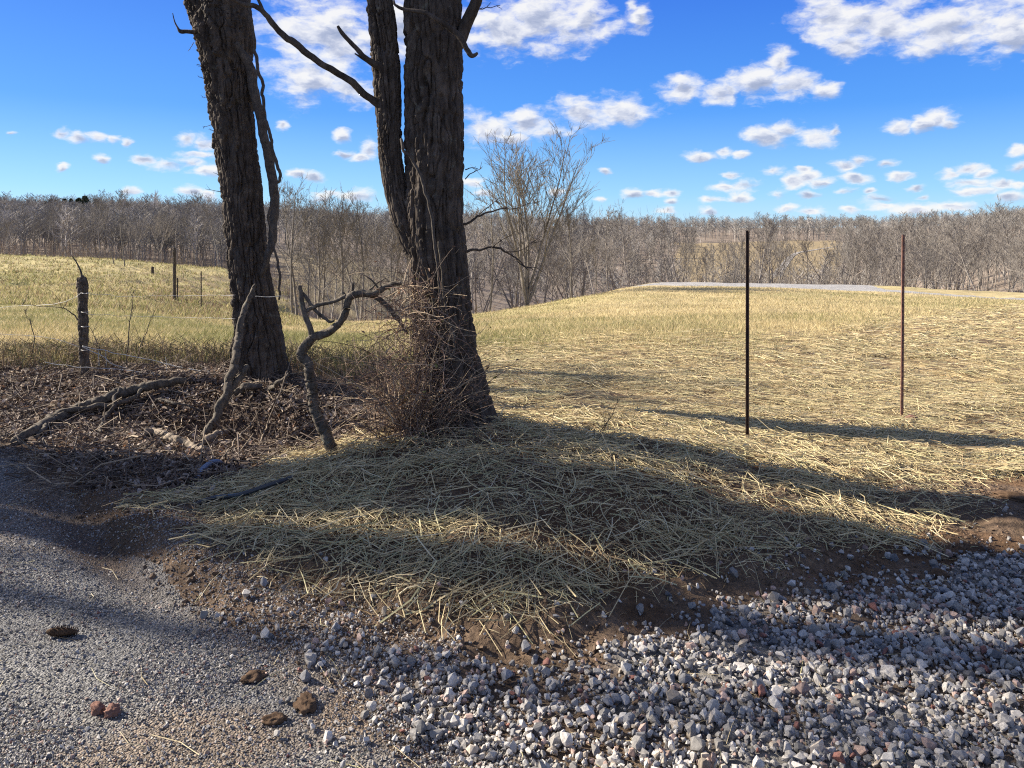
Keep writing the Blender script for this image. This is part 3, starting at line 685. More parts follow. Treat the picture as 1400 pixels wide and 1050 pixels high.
def left_tree():
    Y = 8.05; b = ground(356, 528)
    t = empty('roadside_tree', (b.x, Y, b.z), 'left big leaning forked tree with thick vines hanging down its side', 'tree', 'big trees by the road')
    t0 = t.location.copy()
    tr = bark_trunk('trunk', px_path(Y, [(360,548,42),(359,525,38),(356,490,34),(352,450,31),(345,400,28),(339,350,27),(334,300,27.5),(329,250,27.5),(322,200,27),(316,150,28.5),(312,100,32),(307,60,36),(303,35,36),(300,15,32),(298,-5,24),(297,-25,8)]), M['bark'], None, K=620, n=300, depth=.034, flare=(.09, .42, 5, 2.0), seed=13)
    s1 = bark_trunk('fork_stem', px_path(Y, [(306,100,8),(294,62,18),(279,25,18.5),(268,0,16.5),(257,-40,16),(235,-130,15),(205,-300,12),(180,-560,7)]), M['bark'], None, K=260, n=100, depth=.024, seed=17)
    s2 = bark_trunk('fork_stem', px_path(Y, [(318,100,24),(317,60,28),(315,20,28),(313,0,28),(312,-60,27),(310,-180,24),(316,-380,19),(325,-640,11)]), M['bark'], None, K=260, n=110, depth=.026, seed=19)
    parts = [tr, s1, s2]; D = M['bark']
    parts.append(limb('broken_stub', [(*P_(268,44,Y-.2),.022),(*P_(256,43,Y-.2),.022),(*P_(247,43,Y-.2),.020),(*P_(243,38,Y-.2),.010),(*P_(239,30,Y-.2),.006),(*P_(236,18,Y-.2),.004)], D, K=26, seed=31, knob=.2))
    for i, (u, v, dx, dz, L) in enumerate([(262,58,-.5,-.8,.10),(283,110,-.9,.3,.12),(286,134,-1,.1,.10),(290,170,-1,-.2,.12),(292,182,-.9,.5,.08),(296,205,-.9,.4,.10),(302,262,-1,.25,.20),(303,240,-.8,.3,.10),(275,90,-1,.2,.09),(280,100,-1,.5,.07)]):
        parts.append(twig_spray('twig', P_(u+3,v,Y-.1), (dx, 0, dz), L, 3, D, None, 40+i, .004))
    parts.append(crown_twigs('crown', [(P_(180,-560,Y), (-.4, .2, 1)), (P_(205,-300,Y), (-1, .3, .6)), (P_(325,-640,Y), (.2, 0, 1)), (P_(316,-380,Y), (.8, .6, .7)), (P_(318,-480,Y), (.3, -.9, .7)), (P_(192,-430,Y), (-.2, .9, .7))], D, None, 6, 3, 2.2, .06))
    for p in parts: p.parent = t; p.location = -t0
left_tree()
def vine(label, rows, Y, seed, wob=.05, n=10, K=90, mt='vine'):
    o = limb('climbing_vine', [(*at(u, v, Y+dy), r) for u, v, r, dy in rows], M[mt], K=K, n=n, seed=seed, wob=wob, knob=.12)
    return tag(o, label, 'vine')
vine('thick vine standing off the left tree and running up its right side', [(322,60,.04,-.16),(340,90,.05,-.1),(347,125,.05,-.08),(353,150,.048,-.1),(361,185,.046,-.10),(367,215,.048,-.10),(373,250,.048,-.10),(375,285,.046,-.10),(373,315,.044,-.13),(371,335,.042,-.15),(366,352,.032,-.17),(361,368,.024,-.16),(357,382,.014,-.10)], 8.05, 61, .03, 14, 120)
vine('thin dark vine dangling loose beside the thick one on the left tree', [(338,-20,.016,-.3),(342,20,.016,-.3),(347,55,.016,-.3),(350,85,.017,-.3),(357,110,.016,-.3),(360,130,.017,-.3),(362,158,.016,-.3),(369,185,.016,-.3),(375,208,.017,-.3),(384,232,.017,-.3),(383,245,.016,-.3),(376,252,.016,-.3),(372,275,.014,-.3),(367,300,.012,-.3),(374,330,.012,-.3),(380,355,.013,-.3),(382,385,.012,-.3),(380,412,.01,-.28)], 8.05, 67, .05, 8, 140)
vine('pale thin vine winding down the front of the near tree', [(548,188,.010,-.26),(553,205,.011,-.28),(562,215,.011,-.28),(572,232,.011,-.28),(580,255,.011,-.28),(588,280,.010,-.28),(592,310,.010,-.28),(596,345,.009,-.28),(600,385,.008,-.29),(604,420,.008,-.29),(612,440,.007,-.3)], 5.62, 71, .03, 8, 90)
vine('looped bare vine stem hanging on the right of the near trunk', [(600,330,.006,-.27),(604,370,.007,-.27),(608,410,.007,-.28),(614,440,.008,-.30),(621,462,.008,-.33),(621,480,.008,-.34),(612,494,.007,-.35),(600,500,.006,-.36),(590,508,.004,-.36)], 5.62, 73, .02, 8, 80, 'deadwood')

# dead wood standing and lying about
def dead_branch():
    b = ground(455, 622); Y = b.y
    o = limb('dead_branch', [(*at(456,632,Y),.040),(*at(453,612,Y),.040),(*at(446,590,Y),.038),(*at(436,570,Y),.036),(*at(428,545,Y),.034),(*at(424,520,Y),.032),(*at(420,500,Y),.032),(*at(413,487,Y),.036),(*at(416,478,Y),.034),(*at(428,464,Y),.030),(*at(445,455,Y),.027),(*at(458,446,Y),.025),(*at(467,434,Y),.024),(*at(474,418,Y),.024),(*at(479,405,Y),.025),(*at(490,401,Y),.024),(*at(512,400,Y),.021),(*at(530,391,Y+.02),.018),(*at(550,385,Y+.03),.015)], M['deadwood'], K=240, n=20, seed=81, wob=.045, knob=.27)
    tag(o, 'crooked grey dead branch standing between the two big trees', 'dead branch')
    loc = b; o.location = (0, 0, 0)
    for i, rows in enumerate([[(430,463,.022),(424,452,.022),(418,438,.020),(415,425,.020),(413,408,.018),(411,390,.014)], [(414,428,.013),(425,422,.014),(440,416,.014),(458,411,.013),(472,404,.014)], [(412,402,.012),(422,412,.013),(433,425,.012),(443,433,.011),(452,440,.010),(458,438,.008)], [(481,398,.012),(482,392,.010),(482,386,.005)], [(470,404,.012),(467,400,.010)], [(508,402,.020),(520,410,.018),(534,424,.018),(546,440,.014),(556,455,.010)], [(518,398,.008),(508,385,.006),(498,378,.004),(490,376,.003)], [(500,401,.008),(515,388,.006),(527,380,.004)]]):
        limb('fork', [(*at(u, v, Y+.01*i), r) for u, v, r in rows], M['deadwood'], o, K=40, n=10, seed=82+i, wob=.025, knob=.15)
dead_branch()
def leaning(label, rows, mt, seed, name='leaning_branch', cat='branch', wob=.04):
    return tag(limb(name, rows, M[mt], K=150, n=16, seed=seed, wob=wob*1.4, knob=.26), label, cat)
def gpt(u, v, lift, r):
    p = ground(u, v); return (p.x, p.y, p.z+lift, r)
leaning('long mossy branch leaning against the foot of the left tree', [(*at(348,390,7.55),.010),(*at(345,396,7.55),.020),(*at(338,414,7.5),.026),(*at(331,432,7.4),.030),(*at(327,460,7.3),.034),(*at(322,485,7.2),.036),(*at(318,512,7.1),.037),(*at(309,540,7.0),.036),(*at(296,570,6.9),.036),(*at(283,592,6.8),.032),(*at(272,610,6.75),.024)], 'deadwood', 91)
leaning('short mossy branch propped across the foot of the leaning branch', [(*at(337,502,7.2),.022),(*at(328,516,7.15),.026),(*at(318,530,7.1),.027),(*at(308,548,7.0),.024),(*at(296,566,6.92),.018)], 'deadwood', 92)
leaning('thick mossy log lying across the leafy bank at the left', [gpt(255,530,.05,.030),gpt(232,537,.09,.040),gpt(205,541,.09,.044),gpt(170,549,.08,.047),gpt(135,558,.07,.046),gpt(105,568,.06,.043),gpt(75,583,.06,.042),gpt(45,597,.05,.040),gpt(18,610,.03,.034)], 'deadwood', 93, 'fallen_log', 'log')
leaning('thin bent branch lying along the front of the mossy log', [gpt(196,548,.12,.016),gpt(180,557,.09,.020),gpt(140,568,.08,.021),gpt(100,573,.09,.022),gpt(75,580,.08,.02),gpt(50,602,.05,.016)], 'deadwood', 94, 'fallen_branch', 'branch')
leaning('pale broken stick lying in the ditch below the log', [gpt(196,600,.05,.026),gpt(215,605,.07,.036),gpt(235,612,.06,.030),gpt(258,618,.05,.026),gpt(280,622,.04,.016)], 'palewood', 95, 'fallen_branch', 'branch', .05)
leaning('brown stick lying on the ditch side to the right of the pale stick', [gpt(273,618,.05,.020),gpt(290,608,.06,.026),gpt(310,600,.05,.022),gpt(322,596,.03,.014)], 'palewood', 96, 'fallen_branch', 'branch')
leaning('short grey stub of root beside the left tree foot', [gpt(368,535,.02,.02),(*at(381,524,7.3),.022),(*at(394,510,7.3),.012)], 'deadwood', 97, 'fallen_branch', 'branch')
leaning('dark curved root lying at the foot of the left tree', [gpt(310,545,.02,.02),gpt(325,542,.07,.034),gpt(345,540,.07,.034),gpt(356,533,.03,.02)], 'deadwood', 98, 'root', 'root')
leaning('dark branch lying across the leaves right of the mossy log', [gpt(130,612,.03,.010),gpt(140,590,.07,.016),gpt(155,570,.12,.018),gpt(160,553,.12,.010)], 'vine', 99, 'fallen_branch', 'branch')
leaning('thin dark branch poking out of the ditch between logs', [gpt(205,555,.03,.010),gpt(225,562,.10,.012),gpt(246,572,.11,.010),gpt(285,570,.04,.006)], 'vine', 100, 'fallen_branch', 'branch')
for i, rows in enumerate([[(352,625,.02,.006),(362,604,.10,.007),(378,585,.22,.006),(392,556,.34,.004)], [(300,640,.02,.006),(318,622,.08,.006),(345,600,.14,.005),(352,590,.16,.003)]]):
    o = limb('fallen_branch', [gpt(*r_) for r_ in rows], M['palewood'], K=40, n=7, seed=120+i, wob=.03); tag(o, ['thin pale stick rising from the bank left of the dead branch', 'thin pale stick lying along the ditch edge'][i], 'stick')
# pipes half buried at the ditch and in the straw
tag(limb('drain_pipe', [gpt(268,656,.0,.018),gpt(276,649,.03,.018),gpt(288,642,.045,.018),gpt(298,639,.035,.018),gpt(306,637,.0,.018)], M['pipe'], K=30, n=14, knob=.0), 'short bit of blue grey pipe sticking out of the ditch', 'pipe')
tag(limb('water_pipe', [gpt(262,690,-.01,.014),gpt(290,690,.035,.014),gpt(325,688,.045,.014),gpt(355,680,.05,.014),gpt(380,672,.055,.014),gpt(400,660,.03,.014)], M['hose'], K=50, n=12, knob=.0), 'dark curved plastic pipe lying in the straw on the mound', 'pipe')

def bramble():
    r = np.random.default_rng(31); t = tag(bpy.data.objects.new('bramble', None), 'tangled brown bramble heaped against the foot of the near tree', 'bramble')
    c = np.array(at(562, 512, 5.30)); t.location = (c[0], c[1], H(c[0:1], c[1:2])[0]); COL.objects.link(t); t0 = t.location.copy()
    Ps, Rs = [], []
    def arc(p, d, L, K, curl, grav):
        pts = [p]; d = d/np.linalg.norm(d); w = r.normal(0, 1, 3)
        for k_ in range(K-1):
            w = .75*w+.5*r.normal(0, 1, 3); d = d+w*curl+np.array([0, 0, -grav]); d /= np.linalg.norm(d); pts.append(pts[-1]+d*L/(K-1))
        return np.array(pts)
    K = 10
    for i in range(1350):
        q = r.random(); hgt = r.random()**1.15
        z = .02+1.0*hgt; wid = (.245-.115*hgt)
        x = c[0]+.02+.03*hgt+r.normal(0, 1)*wid*.60; y = c[1]+r.normal(0, 1)*.11+.06*hgt
        g0 = float(H(np.array([x]), np.array([y]))[0])
        if q < .35: p = np.array([x, y, g0-.02]); d = np.array([r.normal(0, .35), r.normal(0, .3), 1]); L = r.uniform(.3, 1.05)
        else: p = np.array([x, y, g0+z]); d = r.normal(0, 1, 3); L = r.uniform(.15, .5)
        Ps.append(arc(p, d, L, K, .22, .09 if q < .35 else .03)); Rs.append(np.linspace(1, .4, K)*r.choice([.0016, .0022, .003, .0042], p=[.4, .35, .18, .07]))
    P, Rd = np.array(Ps), np.array(Rs); P[:, :, 2] = np.maximum(P[:, :, 2], H(P[:, :, 0], P[:, :, 1])-.01)
    V, q, sid = strands(P, Rd, 4)
    g = r.uniform(.6, 1.4, (len(P), 1)); kk = r.random(len(P))
    col = np.array([.19, .130, .098])*g; col[kk < .34] = (np.array([.38, .295, .20])*g)[kk < .34]; col[kk > .85] = (np.array([.075, .055, .045])*g)[kk > .85]
    make('stems', V-np.array(t0), q, M['bramble'], t, col=col[sid])
    # withered leaves caught in it
    n = 900; k_ = r.integers(0, len(P), n); p = P[k_, r.integers(2, K, n)]; s = r.uniform(.008, .022, n); Rm = rand_rot(n, r)
    L = np.array([[-1, 0, 0], [0, .5, .2], [1, 0, 0], [0, -.5, .2]]); V = np.einsum('nij,kj->nki', Rm, L)*s[:, None, None]+p[:, None]
    g = r.uniform(.6, 1.4, (n, 1)); col = np.array([.17, .10, .06])*g; kk = r.random(n); col[kk < .15] = (np.array([.17, .17, .05])*g)[kk < .15]
    o = make('dead_leaves', V.reshape(-1, 3)-np.array(t0), np.arange(4*n).reshape(-1, 4), M['leaf'], t, col=np.repeat(col, 4, 0)); tag(o, kind='stuff')
    # sparse long runners reaching left toward the dead branch
    Ps, Rs = [], []
    for i in range(70):
        p = np.array(at(r.uniform(520, 600), r.uniform(390, 560), r.uniform(5.15, 5.4))); Ps.append(arc(p, np.array([-1, r.normal(0, .3), r.normal(.1, .45)]), r.uniform(.2, .6), 14, .17, .05)); Rs.append(np.linspace(1, .4, 14)*r.choice([.0015, .002, .0028]))
    P = np.array(Ps); V, q, sid = strands(P, np.array(Rs), 4); col = (np.array([.19, .13, .10])*r.uniform(.6, 1.6, (len(P), 1)))[sid]
    make('runners', V-np.array(t0), q, M['bramble'], t, col=col)
bramble()

# ------------------------------------------------------------------ fence and posts
def wooden_post(label, u, vb, vt, hw, mt='post', twig=False, seed=1, Y=None, lean=0):
    b = ground(u, vb) if Y is None else Vector(((u-700)/F*Y, Y, 0))
    Y = b.y; zt = EYE-(vt-HOR)/F*Y; zb = float(H(np.array([b.x]), np.array([b.y]))[0]); w = hw*Y/F; h = zt-zb
    rows = [(b.x+lean*.0, Y, zb-.1, w*1.05), (b.x-lean*.25, Y, zb+h*.25, w), (b.x-lean*.5, Y, zb+h*.5, w*1.06), (b.x-lean*.75, Y, zb+h*.75, w*.98), (b.x-lean*.9, Y, zb+h*.93, w*1.15), (b.x-lean, Y, zt, w*.85)]
    o = bark_trunk('fence_post', rows, M[mt], K=150, n=40, depth=w*.22, seed=seed)
    # jagged closed top
    me = o.data; tag(o, label, 'fence post')
    cap = limb('split_top', [(b.x-lean, Y, zt-.06, w*.7), (b.x-lean+.1*w, Y, zt, w*.6), (b.x-lean+.3*w, Y, zt+.25*w, w*.25)], M[mt], o, K=10, n=12, seed=seed+3, knob=.4)
    return o, b, w, zt
po, pb, pw, pz = wooden_post('weathered wooden fence post with a twig caught on its top', 115.5, 512, 379, 6.2, seed=5, lean=.025)
o = limb('caught_twig', [(*at(113,380,pb.y-.03),.010),(*at(110,370,pb.y-.03),.009),(*at(106,362,pb.y-.03),.008),(*at(102,355,pb.y-.03),.006),(*at(97,349,pb.y-.03),.004)], M['vine'], po, K=24, n=7, seed=6, wob=.02)
for vv in (400, 426, 446, 478): limb('wire_tie', [(*at(109.5,vv,pb.y-.03),.003),(*at(113,vv+1,pb.y-.075),.003),(*at(117,vv+1,pb.y-.075),.003),(*at(122,vv,pb.y-.03),.003)], M['wire'], po, K=14, n=6, knob=0)
def wires():
    t = empty('wire_fence', (pb.x, pb.y, pb.z), 'sagging pale fence wire running from the wooden post to the left tree', 'wire fence'); t0 = t.location.copy()
    def w(rows, r=.0028, mt='cloth', nm='wire'):
        o = limb(nm, [(*at(u, v, Y), r) for u, v, Y in rows], M[mt], t, K=50, n=6, knob=0, wob=.02); o.location = -t0
    Y = pb.y-.09
    w([(113,474,Y),(150,481,Y),(195,490,Y+.05),(235,499,Y+.05),(275,507,Y),(320,512,Y-.05)], .0042)
    w([(113,475,Y),(135,485,Y),(158,499,Y),(172,503,Y)], .0038)
    w([(62,496,Y),(90,500,Y),(115,502,Y),(160,505,Y),(205,509,Y),(235,513,Y)], .0034)
    for u, v0, v1 in ((144.5, 480, 500), (227, 489, 512), (134.5, 478, 501)): w([(u,v0,Y+.02),(u+.5,v1,Y+.02)], .0028)
    w([(-60,452,Y),(20,458,Y),(70,462,Y),(108,474,Y)], .0022, 'wire')
    w([(-60,425,Y+.3),(30,418,Y+.2),(85,414,Y),(112,400,Y)], .0018, 'wire')
    w([(118,430,Y),(180,432,Y),(250,434,Y),(322,436,Y-.2)], .0016, 'wire'); w([(118,402,Y),(180,405,Y),(250,404,Y),(322,404,Y-.2)], .0014, 'wire')
    w([(350,406,7.6),(384,406,7.6)], .0035, 'cloth')
wires()
wooden_post('tall thin grey pole standing on the left pasture', 238.5, 409, 339, 2.1, seed=8)
wooden_post('short thin stake beside the tall pole on the left pasture', 242.5, 409, 380, 1.0, seed=9)
wooden_post('squat grey stump of a post on the pasture hillside', 208.5, 374, 365, 1.9, seed=10)
wooden_post('slender pale stake in the brushy hollow left of the big trees', 275, 421, 371, .8, seed=12)
def stalk(label, rows, seed, name='sapling'):
    Y = rows[0][2]; o = limb(name, [(*at(u, v, Y), r) for u, v, Y, r in rows], M['vine'], K=30, n=6, seed=seed, wob=.04); tag(o, label, 'sapling')
    r = np.random.default_rng(seed)
    for i in range(5):
        k_ = r.integers(1, len(rows)); u, v, Y, rr = rows[k_]; s = twig_spray('twig', at(u, v, Y), (r.choice([-1, 1])*.5, r.normal(0, .2), 1), r.uniform(.1, .25), 2, M['vine'], o, seed*10+i, .003)
stalk('taller bare sapling rising behind the fence wire', [(172,500,8.6,.007),(175,470,8.6,.006),(177,440,8.6,.005),(181,405,8.6,.003)], 201)
stalk('leaning bare sapling right of the taller one behind the wire', [(188,492,8.7,.006),(194,468,8.7,.005),(202,447,8.7,.003),(207,434,8.7,.002)], 202)
stalk('thin dead stem arching off the wooden post', [(108,438,8.2,.006),(100,431,8.2,.006),(85,422,8.2,.005),(62,418,8.2,.004),(30,417,8.2,.002)], 203, 'dry_stalk')
stalk('spindly bare sapling at the left of the wooden post', [(40,500,8.9,.006),(46,470,8.9,.005),(43,446,8.9,.004),(36,430,8.9,.002)], 204)
stalk('short twiggy sapling in the weeds between wooden post and left tree', [(145,505,8.3,.006),(136,480,8.3,.005),(126,455,8.3,.003),(118,440,8.3,.002)], 205)
stalk('thin green sapling standing in the straw right of the near tree', [(778,668,5.1,.003),(790,640,5.1,.003),(806,612,5.1,.002),(822,588,5.1,.001)], 206)

def t_post(label, u, vb, vt, mt, seed):
    b = ground(u, vb); Y = b.y; zt = EYE-(vt-HOR)/F*Y; h = zt-b.z
    # T section: flange across, stem towards the camera side, studs along the flange
    a, tk, s = .0175, .003, .018
    sec = np.array([(-a,0),(a,0),(a,tk),(tk*.9,tk+.002),(tk*.55,s),(-tk*.55,s),(-tk*.9,tk+.002),(-a,tk)])
    K = 60; zz = np.linspace(-.25, h, K); V = np.array([[(x, y, z) for x, y in sec] for z in zz]).reshape(-1, 3); n = 8
    i, j = np.meshgrid(np.arange(K-1), np.arange(n), indexing='ij'); q = np.stack([i*n+j, i*n+(j+1) % n, (i+1)*n+(j+1) % n, (i+1)*n+j], -1).reshape(-1, 4)
    top = (K-1)*n
    caps = [np.array([[top+0, top+1, top+2, top+7]]), np.array([[top+3, top+4, top+5, top+6]]), np.array([[top+2, top+3, top+6, top+7]])]
    o = make('steel_fence_post', V, [q]+caps, M[mt]); o.location = (b.x, Y, b.z); o.rotation_euler = (R(.3), R(-.35 if seed == 1 else .25), R(205 if seed == 1 else 28))
    tag(o, label, 'fence post', 'steel fence posts in the strewn field')
    # studs: small bevelled nubs on the face of the flange
    w, hh, d = .0085, .013, .0075
    c = np.array([(-w,0,-hh),(w,0,-hh),(w,0,hh),(-w,0,hh),(-w*.6,-d,-hh*.5),(w*.6,-d,-hh*.5),(w*.6,-d,hh*.5),(-w*.6,-d,hh*.5)])
    me = None
    for z in np.arange(.06, h-.02, .054):
        if me is None: k_ = make('stud', c, np.array([[4,5,6,7],[0,1,5,4],[1,2,6,5],[2,3,7,6],[3,0,4,7]]), M['pale_steel' if seed == 1 else mt], o); me = k_.data
        else: k_ = bpy.data.objects.new('stud', me); COL.objects.link(k_); k_.parent = o
        k_.location = (0, -.0005, z)
    return o
t_post('dark steel T post with pale studs standing in the straw field', 1021.5, 605, 315, 'dark_steel', 1)
t_post('rusty red steel T post standing in the straw field', 1233.5, 575, 321, 'rust_steel', 2)

def lump(name, label, cat, u, v, size, mt, seed, sq=(1, .8, .7), group=None):
    import bmesh
    size = size*.75; p = ground(u, v); bm = bmesh.new(); bmesh.ops.create_icosphere(bm, subdivisions=4, radius=1)
    V = np.array([x.co for x in bm.verts]); Fc = np.array([[x.index for x in f.verts] for f in bm.faces]); bm.free()
    d = (fbm(V[:, 0]*1.8+seed, V[:, 1]*1.8, V[:, 2]*1.8, 4, seed)-.5)*1.1+(np.abs(fbm(V[:, 0]*4+seed, V[:, 1]*4, V[:, 2]*4, 3, seed+4)-.5))*.5
    V = V*(1+d)[:, None]*np.array(sq)*size
    o = make(name, V, Fc, M[mt], smooth=True); o.location = (p.x, p.y, p.z+size*sq[2]*.55); o.rotation_euler = (0, 0, seed*1.3)
    return tag(o, label, cat, group)
G = 'clods of earth lying about'
lump('dirt_clod', 'left one of two reddish clods on the road at lower left', 'clod', 134, 975, .034, 'redclod', 1, (.7, .9, .9), G)
lump('dirt_clod', 'right one of two reddish clods on the road at lower left', 'clod', 154, 977, .036, 'redclod', 2, (.8, .9, .75), G)
lump('dirt_clod', 'crumbled earth clod on the road nearest the gravel berm', 'clod', 347, 928, .045, 'clod', 3, (1.2, .9, .45), G)
lump('dirt_clod', 'wide flat earth clod at the edge of road and gravel', 'clod', 418, 966, .055, 'clod', 4, (1.2, .8, .4), G)
lump('dirt_clod', 'small clod of earth left of the wide flat clod', 'clod', 376, 986, .038, 'clod', 5, (1.3, .8, .5), G)
lump('dirt_clod', 'round reddish clod at the foot of the rusty steel post', 'clod', 1245, 577, .06, 'redclod', 6, (1.1, 1, .8), G)
lump('dirt_clod', 'small reddish clod on the straw in front of the rusty post', 'clod', 1224, 608, .038, 'redclod', 7, (.8, .9, 1), G)
lump('dirt_clod', 'dark flat clod by the foot of the dark steel post', 'clod', 1038, 598, .06, 'clod', 8, (1.3, .8, .5), G)
lump('dirt_clod', 'dark clod lying in the straw shade right of the dark post', 'clod', 1117, 634, .085, 'clod', 9, (1.4, .8, .45), G)
lump('dirt_clod', 'dark clod on bare soil above the right gravel', 'clod', 1284, 790, .05, 'clod', 10, (1.1, .8, .6), G)
lump('dirt_clod', 'clod of earth in the strewn field between the two steel posts', 'clod', 1085, 541, .10, 'clod', 11, (1.3, .8, .4), G)
lump('dirt_clod', 'long earth clod in the field left of the dark post', 'clod', 1046, 546, .12, 'clod', 12, (1.5, .8, .35), G)
lump('dirt_clod', 'earth clod far up the straw right of the rusty post', 'clod', 1337, 448, .14, 'clod', 13, (1.3, .8, .4), G)
lump('dirt_clod', 'flat stone-like clod on the soil at the right edge', 'clod', 1385, 682, .09, 'clod', 14, (1.6, .8, .35), G)
def pine_cone(u, v):
    p = ground(u, v); r = np.random.default_rng(3); t = limb('pine_cone', [(-.058,0,0,.006),(-.04,0,0,.014),(0,0,0,.017),(.035,0,0,.012),(.058,0,0,.004)], M['clod'], K=24, n=12, knob=.1)
    Vs, Fs = [], []; off = 0
    for k_ in range(90):
        s = k_/89; x = -.045+.1*s; rad = .017*math.sin(math.pi*min(max(s*.9+.08, 0), 1))+.004; a = k_*2.4
        d = np.array([.25, math.cos(a), math.sin(a)]); tn = np.array([0, -math.sin(a), math.cos(a)]); c = np.array([x, rad*math.cos(a)*.6, rad*math.sin(a)*.6])
        Vs.append(np.array([c-tn*.004, c+tn*.004, c+d*.013+tn*.005, c+d*.013-tn*.005, c+d*.012+np.array([-.004, 0, 0])])); Fs.append(np.array([[0,1,2,3]])+off); off += 5
    make('scales', np.concatenate(Vs), np.concatenate(Fs), M['clod'], t)
    t.location = (p.x, p.y, p.z+.02); t.rotation_euler = (0, R(6), R(10)); tag(t, 'dark pine cone lying on the road at the left', 'pine cone')
pine_cone(85, 871)

# ------------------------------------------------------------------ bare trees of the valley and the wood edges
def grow_tree(seed, Ht, kind):
    r = np.random.default_rng(seed); T0, T1, TR0, TR1 = [], [], [], []; B = [[], [], [], []]
    def chain(p, d, L, ra, rb, n, wob, up, store):
        pts = [p]; d = d/np.linalg.norm(d)
        for i in range(n):
            d = d+r.normal(0, wob, 3)+np.array([0, 0, up]); d /= np.linalg.norm(d); q = pts[-1]+d*L/n
            f0, f1 = i/n, (i+1)/n; store[0].append(pts[-1]); store[1].append(q); store[2].append(ra+(rb-ra)*f0); store[3].append(ra+(rb-ra)*f1); pts.append(q)
        return pts, d
    mr = {'forest': .010, 'spread': .011, 'slim': .008, 'vase': .011, 'stout': .020}[kind]
    rt = Ht*mr*r.uniform(.85, 1.2)*(1.5 if kind == 'vase' else 1)
    TS = [T0, T1, TR0, TR1]
    def sub(pts, d, L, rad, lv, start=.3):
        if lv <= 0: return
        cnt = {3: r.integers(5, 8), 2: r.integers(4, 6), 1: r.integers(2, 5)}[lv]
        for i in range(cnt):
            f = start+(1-start)*r.random(); k_ = min(int(f*(len(pts)-1)), len(pts)-2); p = pts[k_]+(pts[k_+1]-pts[k_])*r.random()
            ax = pts[k_+1]-pts[k_]; ax = ax/np.linalg.norm(ax); sd = r.normal(0, 1, 3); sd -= ax*sd.dot(ax); sd /= np.linalg.norm(sd)+1e-9
            dd = ax*1.0+sd*r.uniform(.4, .85)+np.array([0, 0, .18]); l = L*r.uniform(.35, .65); ra = max(rad*r.uniform(.4, .6), .013)
            pp, d2 = chain(p, dd, l, ra, max(ra*.5, .007), 3 if lv > 1 else 2, .16, .05, B)
            sub(pp, d2, l, ra, lv-1, .25)
    starts = []
    if kind in ('forest', 'slim', 'stout'):
        q_ = .3 if kind == 'stout' else 1
        pts, d = chain(np.array([0, 0, -.3]), np.array([r.normal(0, .06*q_), r.normal(0, .06*q_), 1]), Ht*.92, rt, rt*(.5 if kind == 'stout' else .22), 12, .045*q_, .03, TS)
        nb = r.integers(12, 17) if kind == 'forest' else r.integers(9, 14)
        lo = r.uniform(.25, .42) if kind == 'forest' else r.uniform(.38, .55)
        for i in range(nb):
            f = lo+(1-lo)*(i+r.random())/nb*.97; k_ = min(int(f*12), 11); p = pts[k_]+(pts[k_+1]-pts[k_])*(f*12-k_)
            a = i*2.4+r.normal(0, .5); el = r.uniform(.7, 1.6)+.4*f; L = Ht*(.40*(1.10-f)+.06)*r.uniform(.8, 1.3)*(1 if kind == 'forest' else .75)
            ra = rt*(1.08-f)*r.uniform(.38, .58)*(.45 if kind == 'stout' else 1); pp, d2 = chain(p, np.array([math.cos(a), math.sin(a), el]), L, max(ra, .02), max(ra*.3, .009), 5, .11, .07, B); sub(pp, d2, L, ra, 2 if i % 3 else 3)
    else:
        ns = {'spread': r.integers(3, 5), 'vase': 7}[kind]; tl = Ht*(r.uniform(.16, .30) if kind == 'spread' else .05)
        pts, d = chain(np.array([0, 0, -.3]), np.array([0, 0, 1.]), tl+.3, rt*1.15, rt*1.0, 4, .03, 0, TS)
        for i in range(ns):
            a = i*2*math.pi/ns+r.normal(0, .35); spread = (.06, .36, .18, .44, .12, .32, .25)[i % 7] if kind == 'vase' else r.uniform(.3, .8)
            L = (Ht-tl)*r.uniform(.85, 1.05)*(1-.15*spread); ra = rt*(.62 if kind == 'vase' else .68)
            pp, d2 = chain(pts[-1], np.array([math.cos(a)*spread, math.sin(a)*spread, 1]), L, ra, ra*.18, 11, .055, .02, B if kind == 'spread' else TS)
            nb = 12 if kind == 'vase' else 10
            for j in range(nb):
                f = (.30 if kind == 'vase' else .25)+.68*(j+r.random())/nb; k_ = min(int(f*11), 10); p = pp[k_]+(pp[k_+1]-pp[k_])*(f*11-k_); a2 = j*2.4+r.normal(0, .5)
                l = L*((.40 if kind == 'vase' else .36)*(1.1-f)+(.10 if kind == 'vase' else .07))*r.uniform(.8, 1.25); rb = max(ra*(1.05-f)*.55, .016); out = np.array([math.cos(a)*.3, math.sin(a)*.3, 0])
                p2, d3 = chain(p, np.array([math.cos(a2), math.sin(a2), r.uniform(.6, 1.3)+(.75 if kind == 'vase' else 0)])+out, l, rb, max(rb*.35, .009), 5, .11, .06, B); sub(p2, d3, l, rb, 2)
    def mesh(S, n):
        P = np.stack([np.array(S[0]), np.array(S[1])], 1); V, q, _ = strands(P, np.stack([np.array(S[2]), np.array(S[3])], 1), n); return V, q
    return mesh(TS, 5), mesh(B, 3)
KINDS = {}
def kind_mesh(key, seed, Ht, kind):
    pl_ = kind in ('forest', 'spread') and key[1] % 2 == 1
    (V1, q1), (V2, q2) = grow_tree(seed, Ht, kind)
    a = make('bare_tree', V1, q1, M['pale' if pl_ else 'far'], smooth=True, link=False); b = make('crown', V2, q2, M['paletwig' if pl_ else 'twig'], link=False)
    KINDS[key] = (a.data, b.data, Ht); bpy.data.objects.remove(a); bpy.data.objects.remove(b)
for i in range(6): kind_mesh(('forest', i), 300+i, 12., 'forest')
